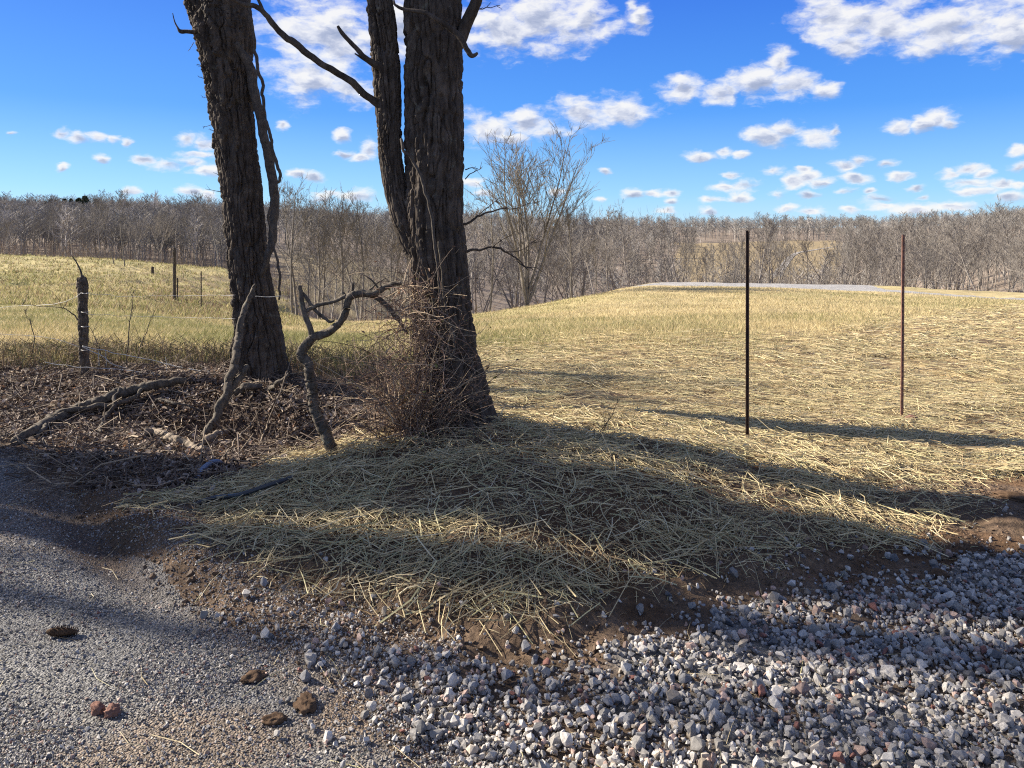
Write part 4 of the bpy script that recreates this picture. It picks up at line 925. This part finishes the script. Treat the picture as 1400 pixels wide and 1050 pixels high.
for i in range(4): kind_mesh(('slim', i), 320+i, 12., 'slim')
for i in range(4): kind_mesh(('spread', i), 340+i, 11., 'spread')
kind_mesh(('vase', 0), 361, 10., 'vase')
for i in range(3): kind_mesh(('stout', i), 371+i, 13., 'stout')
def place_tree(key, x, y, h, rot, label, group, z=None, lean=0, wide=1.0):
    a, b, Ht = KINDS[key]; s = h/Ht
    o = bpy.data.objects.new('bare_tree', a); COL.objects.link(o); c = bpy.data.objects.new('crown', b); COL.objects.link(c); c.parent = o
    o.location = (x, y, float(H(np.array([x]), np.array([y]))[0]) if z is None else z); o.scale = (s*wide, s*wide, s); o.rotation_euler = (0, lean, rot)
    return tag(o, label, 'tree', group)
def tree_px(key, u, vt, Y, rot, label, group=None, lean=0, wide=1.0):
    x = (u-700)/F*Y; z = float(H(np.array([x]), np.array([Y]))[0]); h = EYE-(vt-HOR)/F*Y-z
    return place_tree(key, x, Y, h, rot, label, group, z, lean, wide)
tree_px(('vase', 0), 719, 196, 45.5, 3.7, 'tall many-stemmed spreading bare tree rising above the woods at the field edge', lean=.0, wide=1.05)
tree_px(('slim', 1), 668, 238, 45, 1.2, 'slender bare tree close left of the tall many-stemmed tree')
tree_px(('forest', 2), 778, 268, 47, 2.1, 'mid-sized bare tree close right of the tall many-stemmed tree')
tree_px(('slim', 0), 703, 395, 43.5, 0, 'short broken snag left of the many-stemmed tree stems')
tree_px(('slim', 2), 170, 252, 78, .4, 'right one of a leaning pair of bare trees on the pasture brow', 'leaning pair on the pasture', lean=-.10)
tree_px(('slim', 3), 157, 258, 80, 2.4, 'left one of a leaning pair of bare trees on the pasture brow', 'leaning pair on the pasture', lean=-.08)
tree_px(('slim', 2), 1053, 283, 64, 3.3, 'tall lone slim bare tree behind the dark steel post', lean=.0)
tree_px(('spread', 1), 268, 286, 112, 1.0, 'rounded low-branching bare tree at the right end of the left wood')
tree_px(('forest', 1), 927, 287, 66, .3, 'tall thin bare tree rising over the crest at the lane end')
tree_px(('spread', 2), 1340, 276, 165, .2, 'large rounded bare tree topping the skyline at far right', wide=1.1)
tree_px(('spread', 0), 1385, 262, 150, 1.4, 'tallest bare tree at the right edge of the skyline')
tree_px(('spread', 3), 1310, 284, 170, 2.2, 'rounded bare tree left of the two tallest at far right')
def wood():
    r = np.random.default_rng(77); GW = 'bare trees of the valley woods'; pl = [(.8, 45.5)]
    def run(n, u0, u1, y0, y1, h0, h1, kinds, label, minsep=1.5, lean=.05, vt=None, group=GW):
        c = 0; tries = 0
        while c < n and tries < n*40:
            tries += 1; u = r.uniform(u0, u1); Y = math.sqrt(r.uniform(y0*y0, y1*y1)); x = (u-700)/F*Y
            if any((x-a)**2+(Y-b)**2 < minsep**2 for a, b in pl): continue
            h = r.uniform(h0, h1)
            if vt:
                z = float(H(np.array([x]), np.array([Y]))[0]); v = r.uniform(*vt); h = EYE-(v-HOR)/F*Y-z
                if h < 3.5 or h > 24: continue
            k_ = kinds[r.integers(len(kinds))]; i = r.integers({'forest': 6, 'slim': 4, 'spread': 4}[k_])
            place_tree((k_, int(i)), x, Y, h, r.uniform(0, 6.28), label, group, None, r.normal(0, lean)); pl.append((x, Y)); c += 1
    run(58, -70, 335, 104, 150, 8, 12, ['forest', 'spread', 'forest', 'slim'], 'bare tree of the wood along the brow of the left pasture', 3, vt=(262, 300))
    run(15, 392, 570, 46, 54, 8, 12, ['slim', 'forest', 'forest'], 'slim bare tree at the field edge seen between the two big trunks', 1.4, .06, vt=(240, 285))
    run(17, 385, 640, 50, 88, 8, 12, ['slim', 'forest'], 'bare tree of the hollow wood seen between the two big trunks', 2, .05, vt=(290, 345))
    run(22, 640, 880, 49, 95, 9, 14, ['forest', 'slim', 'spread'], 'bare tree of the valley wood beyond the straw slope', 2, .06, vt=(268, 330))
    run(26, 880, 1190, 64, 120, 9, 14, ['forest', 'slim', 'slim'], 'bare tree of the valley wood behind the gravel lane', 3, .06, vt=(298, 365))
    run(20, 915, 1180, 62, 82, 9, 14, ['slim', 'slim', 'forest'], 'slim bare tree in front of the far hayfield and its track', 1.5, .06, vt=(296, 332))
    run(26, 1190, 1480, 64, 120, 9, 14, ['forest', 'forest', 'spread', 'slim'], 'bare tree of the valley wood at the right behind the lane', 3, .06, vt=(296, 350))
    run(44, 1150, 1500, 90, 175, 9, 14, ['forest', 'spread'], 'bare tree of the hillside wood at the right', 3, .05, vt=(284, 330))
wood()
# trees standing along the road further left; they throw the bands of shade over mound and road
def shade_tree(label, x, y, h, key, rot, lean=0, wide=1.0):
    return place_tree(key, x, y, h, rot, label, 'bare trees along the road left of the view', None, lean, wide)

for i_, (c_, x_, k_, w_, n_) in enumerate([(4.52,-7.6,1,.9,'nearest'),(4.17,-8.5,2,1.0,'second'),(3.88,-9.7,0,1.0,'third'),(3.57,-11.4,1,.85,'fourth'),(2.85,-17.5,2,.45,'fifth')]):
    shade_tree(n_+' bare roadside tree in the row beyond the left edge of the view', x_, c_-x_*.3057, 13+i_*.2, ('stout', k_), i_*1.7, 0, w_)
shade_tree('bare tree standing in the left field beyond the left edge of the view', -13.4, 13.3, 10, ('stout', 2), 4.3, 0, 1.0)
shade_tree('smaller bare tree standing in the left field nearer the road', -11.8, 11.8, 9, ('stout', 0), 1.3, 0, .9)
# ------------------------------------------------------------------ the far wood: one mass of bare trees over the hills
def far_wood():
    r = np.random.default_rng(55); variants = []
    for k_ in range(7):
        S0, S1, A, Bq = [], [], [], []
        def seg(p, q, a, b): S0.append(p); S1.append(q); A.append(a); Bq.append(b)
        p = np.zeros(3); p[2] = -1; pts = [p]; d = np.array([r.normal(0, .05), r.normal(0, .05), 1])
        for i in range(6): q = pts[-1]+d/np.linalg.norm(d)*(.95 if i else 1.5)/6*6*.165; q = pts[-1]+(q-pts[-1]); pts.append(q)
        pts = [np.array([0, 0, -.1])]+[np.array([r.normal(0, .012), r.normal(0, .012), (i+1)/6*.92]) for i in range(6)]
        for i in range(6): seg(pts[i], pts[i+1], .016*(1-i/7), .016*(1-(i+1)/7))
        for i in range(24):
            f = .30+.68*(i+r.random())/24; z = f*.92; a = i*2.4+r.normal(0, .4); L = (.30*(1.15-f)+.06)*r.uniform(.7, 1.25); b0 = np.array([0, 0, z]); dd = np.array([math.cos(a), math.sin(a), r.uniform(.5, 1.3)]); dd /= np.linalg.norm(dd); e = b0+dd*L
            seg(b0, e, .0065, .0035)
            for j in range(7):
                g = r.uniform(.25, 1); s = b0+dd*L*g; t = dd+r.normal(0, .5, 3)+np.array([0, 0, .25]); t /= np.linalg.norm(t); e2 = s+t*L*r.uniform(.25, .55); seg(s, e2, .0034, .002)
        V, q, _ = strands(np.stack([np.array(S0), np.array(S1)], 1), np.stack([np.array(A), np.array(Bq)], 1), 3); variants.append((V, q))
    n = 5600; t = r.uniform(-.80, .82, n); D = np.sqrt(r.uniform(112**2, 640**2, n))
    t = np.concatenate([t, r.uniform(-.80, -.30, 420)]); D = np.concatenate([D, np.sqrt(r.uniform(116**2, 215**2, 420))]); n = len(t); x = t*D
    keep = (hayfield(t, D) < -.01) & (D > np.where(t < -.34, 114, 150))
    keep &= ~((np.abs(t+.21) < .10) & (D < 195)); keep &= r.random(n) < np.where(D > 430, .75, 1)
    x, D, t = x[keep], D[keep], t[keep]; n = len(x); z = H(x, D); h = np.clip(r.normal(10.5, 2.2, n), 6, 17); h = np.where((t < -.3) & (D < 240), np.clip(h*.80, 5, 9.2), h*.86)*np.where(D > 330, 1, .95)
    w = r.uniform(.85, 1.25, n); rot = r.uniform(0, 6.28, n); wh = r.integers(0, 7, n)
    base = np.array([.262, .247, .226])*r.uniform(.65, 1.35, (n, 1))*np.array([1, 1, 1]); pal = r.random(n) < .10; base[pal] = np.array([.42, .39, .36])
    Vs, Fs, Cs = [], [], []; off = 0
    for k_, (V, q) in enumerate(variants):
        ii = np.where(wh == k_)[0]; c, s = np.cos(rot[ii]), np.sin(rot[ii]); sc = h[ii]
        X = (V[None, :, 0]*c[:, None]-V[None, :, 1]*s[:, None])*(sc*w[ii])[:, None]+x[ii][:, None]; Y = (V[None, :, 0]*s[:, None]+V[None, :, 1]*c[:, None])*(sc*w[ii])[:, None]+D[ii][:, None]; Z = V[None, :, 2]*sc[:, None]+z[ii][:, None]
        Vs.append(np.stack([X, Y, Z], -1).reshape(-1, 3).astype(np.float32)); Fs.append((q[None]+(np.arange(len(ii))*len(V))[:, None, None]+off).reshape(-1, 4)); off += len(ii)*len(V); Cs.append(np.repeat(base[ii], len(V), 0))
    o = make('far_wood', np.concatenate(Vs), np.concatenate(Fs), M['wood'], col=np.concatenate(Cs)); tag(o, 'bare brown woods covering the far hills', 'wood', kind='stuff')
    # brush and undergrowth at the foot of the nearer woods
    n = 26000; u = r.uniform(-80, 1480, n); t = (u-700)/F; edge = np.interp(t, [-.70, -.52, -.36, -.22, -.05, .05, .14, .33, .52, .67, 1.1], [99, 95, 104, 45, 42, 44, 60, 62, 60, 57, 54]); D = edge+1+np.abs(r.normal(0, 1, n))*np.where(t < -.34, 35, 40)
    keep = r.random(n) < .25+.75*sstep(.42, .6, fbm(t*D*.25, D*.25, seed=131)); D, t = D[keep], t[keep]; n = len(D); x = t*D; z = H(x, D); hgt = r.uniform(.3, 2.0, n)*np.clip(D/80, .5, 1.6); a = r.uniform(0, 6.28, n); l = hgt*r.uniform(.1, .8, n)
    P = np.stack([np.stack([x, D, z-.1], 1), np.stack([x+np.cos(a)*l*.35, D+np.sin(a)*l*.35, z+hgt*.6], 1), np.stack([x+np.cos(a)*l, D+np.sin(a)*l, z+hgt], 1)], 1)
    V, q, sid = strands(P, r.uniform(.006, .016, n), 3)
    kk = r.random(n); c = np.where((kk < .3)[:, None], np.array([.34, .235, .16]), np.array([.29, .245, .205]))*r.uniform(.6, 1.4, (n, 1))
    o = make('undergrowth', V, q, M['wood'], col=c[sid]); tag(o, 'bare brown brush at the foot of the woods', 'undergrowth', kind='stuff')
    # dark evergreens among the wood on the left skyline, one tufted mass each
far_wood()
def pine_mesh(seed):
    r = np.random.default_rng(seed); n = 1500; z = r.uniform(.35, 1.0, n); w = .30*np.clip((1.05-z)/.65, 0, 1)**.7*(.7+.5*vnoise(z*9, z*0+seed)); a = r.uniform(0, 6.28, n); q = w*np.sqrt(r.random(n)); p = np.stack([np.cos(a)*q, np.sin(a)*q, z+.05*q], 1)
    Rm = rand_rot(n, r); s = r.uniform(.02, .045, n); L = np.array([[-1, -.3, 0], [1, -.25, 0], [.8, .35, .1], [-.9, .3, .1]]); V = np.einsum('nij,kj->nki', Rm, L)*s[:, None, None]+p[:, None]
    return V.reshape(-1, 3), np.arange(4*n).reshape(-1, 4), np.repeat(np.array([.045, .06, .032])*r.uniform(.6, 1.5, (n, 1)), 4, 0)
PN = []
for i in range(3):
    V, q, c = pine_mesh(400+i); o = make('crown', V, q, M['pine'], col=c, link=False); PN.append(o.data); bpy.data.objects.remove(o)
tk = limb('pine_tree', [(0,0,-.1,.02),(0,0,.4,.016),(0,0,.97,.004)], M['far'], K=8, n=7); TKM = tk.data; bpy.data.objects.remove(tk)
rr = np.random.default_rng(8)
for i, u in enumerate([62, 76, 88, 97, 106, 116, 108, 131, 70]):
    Y = 305+rr.uniform(-20, 20); x = (u-700)/F*Y; z = float(H(np.array([x]), np.array([Y]))[0]); h = EYE-((270 if i != 5 else 267)+rr.uniform(0, 5)-HOR)/F*Y-z
    o = bpy.data.objects.new('pine_tree', TKM); COL.objects.link(o); c = bpy.data.objects.new('crown', PN[i % 3]); COL.objects.link(c); c.parent = o
    o.location = (x, Y, z); o.scale = (h, h, h); o.rotation_euler = (0, 0, i); tag(o, 'dark evergreen among the bare trees on the left skyline', 'pine tree', 'dark evergreens on the left skyline')

# distant wire fence over the crest at the right
def far_fence():
    t = empty('field_fence', ((1330-700)/F*50, 50, float(H(np.array([(1330-700)/F*50]), np.array([50.]))[0])), 'low wire fence with thin posts along the crest at far right', 'wire fence'); t0 = t.location.copy()
    us = np.arange(1238, 1500, 14); Y = 55.5; pts = []
    for u in us:
        x = (u-700)/F*Y; z = float(H(np.array([x]), np.array([Y]))[0]); pts.append((x, Y, z))
        o = limb('post', [(x, Y, z-.2, .03), (x, Y, z+.62, .03)], M['post'], t, K=4, n=6, knob=.05); o.location = -t0
    for hh in (.3, .58):
        o = limb('wire', [(p[0], p[1], p[2]+hh, .009) for p in pts], M['wire'], t, K=len(pts)*2, n=4, knob=0); o.location = -t0
far_fence()

# ------------------------------------------------------------------ camera, sun, sky with fair-weather clouds
SUN_EL, SUN_AZ = 30.0, -73.0
d = Vector((math.sin(R(SUN_AZ))*math.cos(R(SUN_EL)), math.cos(R(SUN_AZ))*math.cos(R(SUN_EL)), math.sin(R(SUN_EL))))
L = bpy.data.lights.new('sun', 'SUN'); L.energy = 5.0; L.angle = R(.7); L.color = (1, .90, .76)
lo = bpy.data.objects.new('sun', L); COL.objects.link(lo); lo.rotation_euler = (-d).to_track_quat('-Z', 'Y').to_euler()
CLOUDS = [  # column, row, half width, half height (photograph pixels)
 (745,22,95,55),(690,40,70,40),(800,30,50,30),(450,45,110,60),(425,105,70,38),(560,30,60,60),(480,120,40,25),(876,24,16,20),(862,8,12,14),
 (1200,30,100,42),(1300,35,110,42),(1390,35,70,50),(1130,25,50,36),(1160,60,40,22),
 (932,122,34,22),(985,128,34,16),(1035,112,45,28),(1066,84,20,24),(1085,115,40,22),(1128,124,20,13),
 (665,175,45,25),(722,168,40,20),(790,155,45,24),(845,150,58,22),(750,182,40,10),(700,190,30,8),
 (1052,187,40,15),(1078,177,35,14),(1115,186,32,14),(1142,182,10,9),
 (1228,174,20,12),(1262,170,20,12),(1284,160,24,15),(1298,170,16,9),
 (962,214,26,7),(990,206,14,8),(1015,210,16,6),
 (85,183,14,8),(105,189,20,7),(136,188,18,8),(152,191,12,6),(176,194,9,5),(255,190,18,10),(275,197,20,11),(200,218,22,7),(230,225,30,8),(262,222,25,9),(280,234,28,9),(140,217,12,5),(84,229,7,3),(262,262,22,8),(285,266,15,7),(15,182,9,3),(270,212,30,5),(180,262,14,5),
 (470,186,12,9),(385,170,9,6),(470,212,20,5),(492,216,14,6),(405,238,16,6),(428,242,18,6),(505,205,14,14),(455,264,22,7),(485,268,30,9),(440,270,20,6),
 (990,256,20,7),(1015,254,32,9),(1000,240,16,6),(1085,246,18,9),(1105,242,22,9),(1125,250,20,6),(1058,232,14,7),(1098,233,12,6),(1155,226,24,7),(1175,221,20,8),(1210,225,18,5),(1170,243,22,8),(1228,241,20,5),
 (1300,236,18,8),(1322,230,26,9),(1345,236,18,6),(1325,250,34,7),(1370,250,24,6),(868,266,20,7),(892,264,16,5),(918,262,15,5),(918,276,10,4),(1012,270,20,5),(1060,266,14,7),(1108,266,18,5),(1155,262,20,5),(1200,272,30,6),(1190,262,10,3),(1252,258,16,5),(1262,270,12,5),
 (1390,205,14,9),(1392,228,14,8),(1390,252,16,6),(825,236,9,4),(648,250,16,7),(660,262,14,5),(760,262,12,5),(1212,281,30,6),(1250,286,40,6),(1330,262,40,6),(970,272,18,4),(910,287,15,5),(968,288,12,5),(1075,285,16,5),(1110,288,16,5),(1160,286,14,4),(1300,280,40,6),(1380,270,30,8),(820,272,10,4),
]
def build_sky():
    w = bpy.data.worlds.new('World'); SC.world = w; w.use_nodes = True; nt = w.node_tree; nt.nodes.clear()
    out = N(nt, 'ShaderNodeOutputWorld'); bg = N(nt, 'ShaderNodeBackground'); bg.inputs[1].default_value = SKY_STRENGTH
    sky = N(nt, 'ShaderNodeTexSky', sky_type='NISHITA', sun_disc=False, sun_elevation=R(SUN_EL), sun_rotation=R(SUN_AZ % 360), altitude=300, air_density=1.0, dust_density=0.0, ozone_density=4.0)
    tc = N(nt, 'ShaderNodeTexCoord'); sep = N(nt, 'ShaderNodeSeparateXYZ'); nt.links.new(tc.outputs['Generated'], sep.inputs[0])
    def m(op, a, b=None):
        n = N(nt, 'ShaderNodeMath', operation=op)
        for i, q in enumerate((a, b)):
            if q is None: continue
            if isinstance(q, (int, float)): n.inputs[i].default_value = q
            else: nt.links.new(q, n.inputs[i])
        return n.outputs[0]
    az = m('ARCTAN2', sep.outputs[0], sep.outputs[1]); el = m('ARCSINE', sep.outputs[2])
    # clear winter blue, deepening with height, over the physical sky
    er = N(nt, 'ShaderNodeMapRange', i_1=0.0, i_2=1.2, i_3=0.0, i_4=1.0); nt.links.new(el, er.inputs[0])
    grad = ramp(nt, er.outputs[0], [(0, (.44, .69, .92)), (.05, (.23, .54, .89)), (.135, (.035, .265, .84)), (.26, (.008, .14, .74)), (.42, (.012, .10, .46)), (1, (.06, .095, .20))])
    gs = N(nt, 'ShaderNodeVectorMath', operation='SCALE'); nt.links.new(grad, gs.inputs[0]); gs.inputs['Scale'].default_value = SKY_BLUE
    hm = N(nt, 'ShaderNodeMix', data_type='RGBA'); hm.inputs[0].default_value = .85; nt.links.new(sky.outputs[0], hm.inputs[6]); nt.links.new(gs.outputs[0], hm.inputs[7])
    cmb = N(nt, 'ShaderNodeCombineXYZ'); nt.links.new(az, cmb.inputs[0]); nt.links.new(el, cmb.inputs[1])
    # ragged edges: warp the sky coordinate a little before testing the puffs
    def vadd(a, b):
        n = N(nt, 'ShaderNodeVectorMath', operation='ADD'); nt.links.new(a, n.inputs[0]); nt.links.new(b, n.inputs[1]); return n.outputs[0]
    def fb(scale, detail, rough, vec):
        mp = N(nt, 'ShaderNodeMapping'); mp.inputs['Scale'].default_value = (.85, 1.7, 1); nt.links.new(vec, mp.inputs[0])
        n = N(nt, 'ShaderNodeTexNoise'); n.inputs['Scale'].default_value = scale; n.inputs['Detail'].default_value = detail; n.inputs['Roughness'].default_value = rough
        nt.links.new(mp.outputs[0], n.inputs['Vector']); return n
    wn = fb(45, 4, .55, cmb.outputs[0]); ctr = N(nt, 'ShaderNodeVectorMath', operation='SUBTRACT'); nt.links.new(wn.outputs['Color'], ctr.inputs[0]); ctr.inputs[1].default_value = (.5, .5, .5)
    ws = N(nt, 'ShaderNodeVectorMath', operation='MULTIPLY'); nt.links.new(ctr.outputs[0], ws.inputs[0]); ws.inputs[1].default_value = (.020, .012, 0)
    p = vadd(cmb.outputs[0], ws.outputs[0])
    total = None; vert = None
    for u, v, hw, hh in CLOUDS:
        a = math.atan((u-700)/F); e = math.atan((HOR-v)/F*math.cos(a)); sa = hw/F*math.cos(a)**2*1.15+.002; se = hh/F*math.cos(a)*1.15+.002
        s = N(nt, 'ShaderNodeVectorMath', operation='SUBTRACT'); nt.links.new(p, s.inputs[0]); s.inputs[1].default_value = (a, e, 0)
        q = N(nt, 'ShaderNodeVectorMath', operation='MULTIPLY'); nt.links.new(s.outputs[0], q.inputs[0]); q.inputs[1].default_value = (1/sa, 1/se, 0)
        l = N(nt, 'ShaderNodeVectorMath', operation='LENGTH'); nt.links.new(q.outputs[0], l.inputs[0])
        dd = m('SUBTRACT', 1.0, l.outputs['Value'])
        dp = N(nt, 'ShaderNodeVectorMath', operation='DOT_PRODUCT'); nt.links.new(q.outputs[0], dp.inputs[0]); dp.inputs[1].default_value = (-.16, .5, 0)
        hi = m('ADD', dd, dp.outputs['Value'])
        vert = hi if vert is None else m('MAXIMUM', vert, hi)
        if total is None: total = dd
        else:
            n = N(nt, 'ShaderNodeMath', operation='SMOOTH_MAX'); n.inputs[2].default_value = .12; nt.links.new(total, n.inputs[0]); nt.links.new(dd, n.inputs[1]); total = n.outputs[0]
    gn = N(nt, 'ShaderNodeTexNoise'); gn.inputs['Scale'].default_value = 3.2; gn.inputs['Detail'].default_value = 3; nt.links.new(tc.outputs['Generated'], gn.inputs['Vector'])  # unseen clouds overhead and behind the camera, added to whiten the ambient light
    aa = N(nt, 'ShaderNodeMapRange', i_1=.72, i_2=.95, i_3=0.0, i_4=1.0); nt.links.new(m('ABSOLUTE', az), aa.inputs[0])
    ea = N(nt, 'ShaderNodeMapRange', i_1=.42, i_2=.6, i_3=0.0, i_4=1.0); nt.links.new(el, ea.inputs[0])
    gm = m('MAXIMUM', aa.outputs[0], ea.outputs[0])
    gd = m('SUBTRACT', m('MULTIPLY', m('SUBTRACT', gn.outputs['Fac'], .485), 6.0), m('MULTIPLY', m('SUBTRACT', 1.0, gm), 4.0))
    gd = m('MINIMUM', gd, .8); total = m('MAXIMUM', total, gd); vert = m('MAXIMUM', vert, gd)
    n1 = fb(28, 7, .58, p); off = N(nt, 'ShaderNodeVectorMath', operation='ADD'); nt.links.new(p, off.inputs[0]); off.inputs[1].default_value = (-.006, .010, 0); n2 = fb(28, 7, .58, off.outputs[0])
    dens = m('ADD', total, m('MULTIPLY', m('SUBTRACT', n1.outputs['Fac'], .53), 2.1))
    mr = N(nt, 'ShaderNodeMapRange', interpolation_type='SMOOTHSTEP', i_1=-.02, i_2=.75, i_3=0.0, i_4=1.0); nt.links.new(dens, mr.inputs[0])
    # shading put into the cloud colour: grey undersides, white sides towards the sun
    lit = m('MULTIPLY', m('SUBTRACT', n1.outputs['Fac'], n2.outputs['Fac']), 2.6)
    core = N(nt, 'ShaderNodeMapRange', interpolation_type='SMOOTHSTEP', i_1=.3, i_2=1.1, i_3=.95, i_4=.44); nt.links.new(dens, core.inputs[0])
    br = m('ADD', m('ADD', core.outputs[0], lit), m('MULTIPLY', m('SUBTRACT', vert, total), 1.15)); cl = N(nt, 'ShaderNodeClamp'); nt.links.new(br, cl.inputs[0])
    cr = ramp(nt, cl.outputs[0], [(.0, (.36, .42, .58)), (.4, (.52, .57, .72)), (.75, (.84, .86, .93)), (1.0, (1.0, .99, .97))])
    sc = N(nt, 'ShaderNodeVectorMath', operation='SCALE'); nt.links.new(cr, sc.inputs[0]); sc.inputs['Scale'].default_value = CLOUD_BRIGHT
    mx = N(nt, 'ShaderNodeMix', data_type='RGBA'); nt.links.new(m('MULTIPLY', mr.outputs[0], .93), mx.inputs[0]); nt.links.new(hm.outputs[2], mx.inputs[6]); nt.links.new(sc.outputs[0], mx.inputs[7])
    nt.links.new(mx.outputs[2], bg.inputs[0]); nt.links.new(bg.outputs[0], out.inputs[0])
    w.cycles.sampling_method = 'MANUAL'; w.cycles.sample_map_resolution = 512
SKY_STRENGTH = .10
CLOUD_BRIGHT = 3.6
SKY_BLUE = 3.95
build_sky()

cam = bpy.data.cameras.new('camera'); co = bpy.data.objects.new('camera', cam); COL.objects.link(co)
co.location = (0, 0, EYE); co.rotation_euler = (R(90), 0, 0)
cam.sensor_fit = 'HORIZONTAL'; cam.sensor_width = 36; cam.lens = F/1400*36; cam.shift_y = -(525-HOR)/1400
cam.clip_start = .05; cam.clip_end = 6000
SC.camera = co
SC.view_settings.view_transform = 'Standard'; SC.view_settings.look = 'None'; SC.view_settings.exposure = 1.45; SC.view_settings.gamma = 1
SC.cycles.max_bounces = 6; SC.cycles.diffuse_bounces = 3; SC.cycles.transparent_max_bounces = 4; SC.cycles.use_denoising = False; SC.cycles.filter_width = 1.15
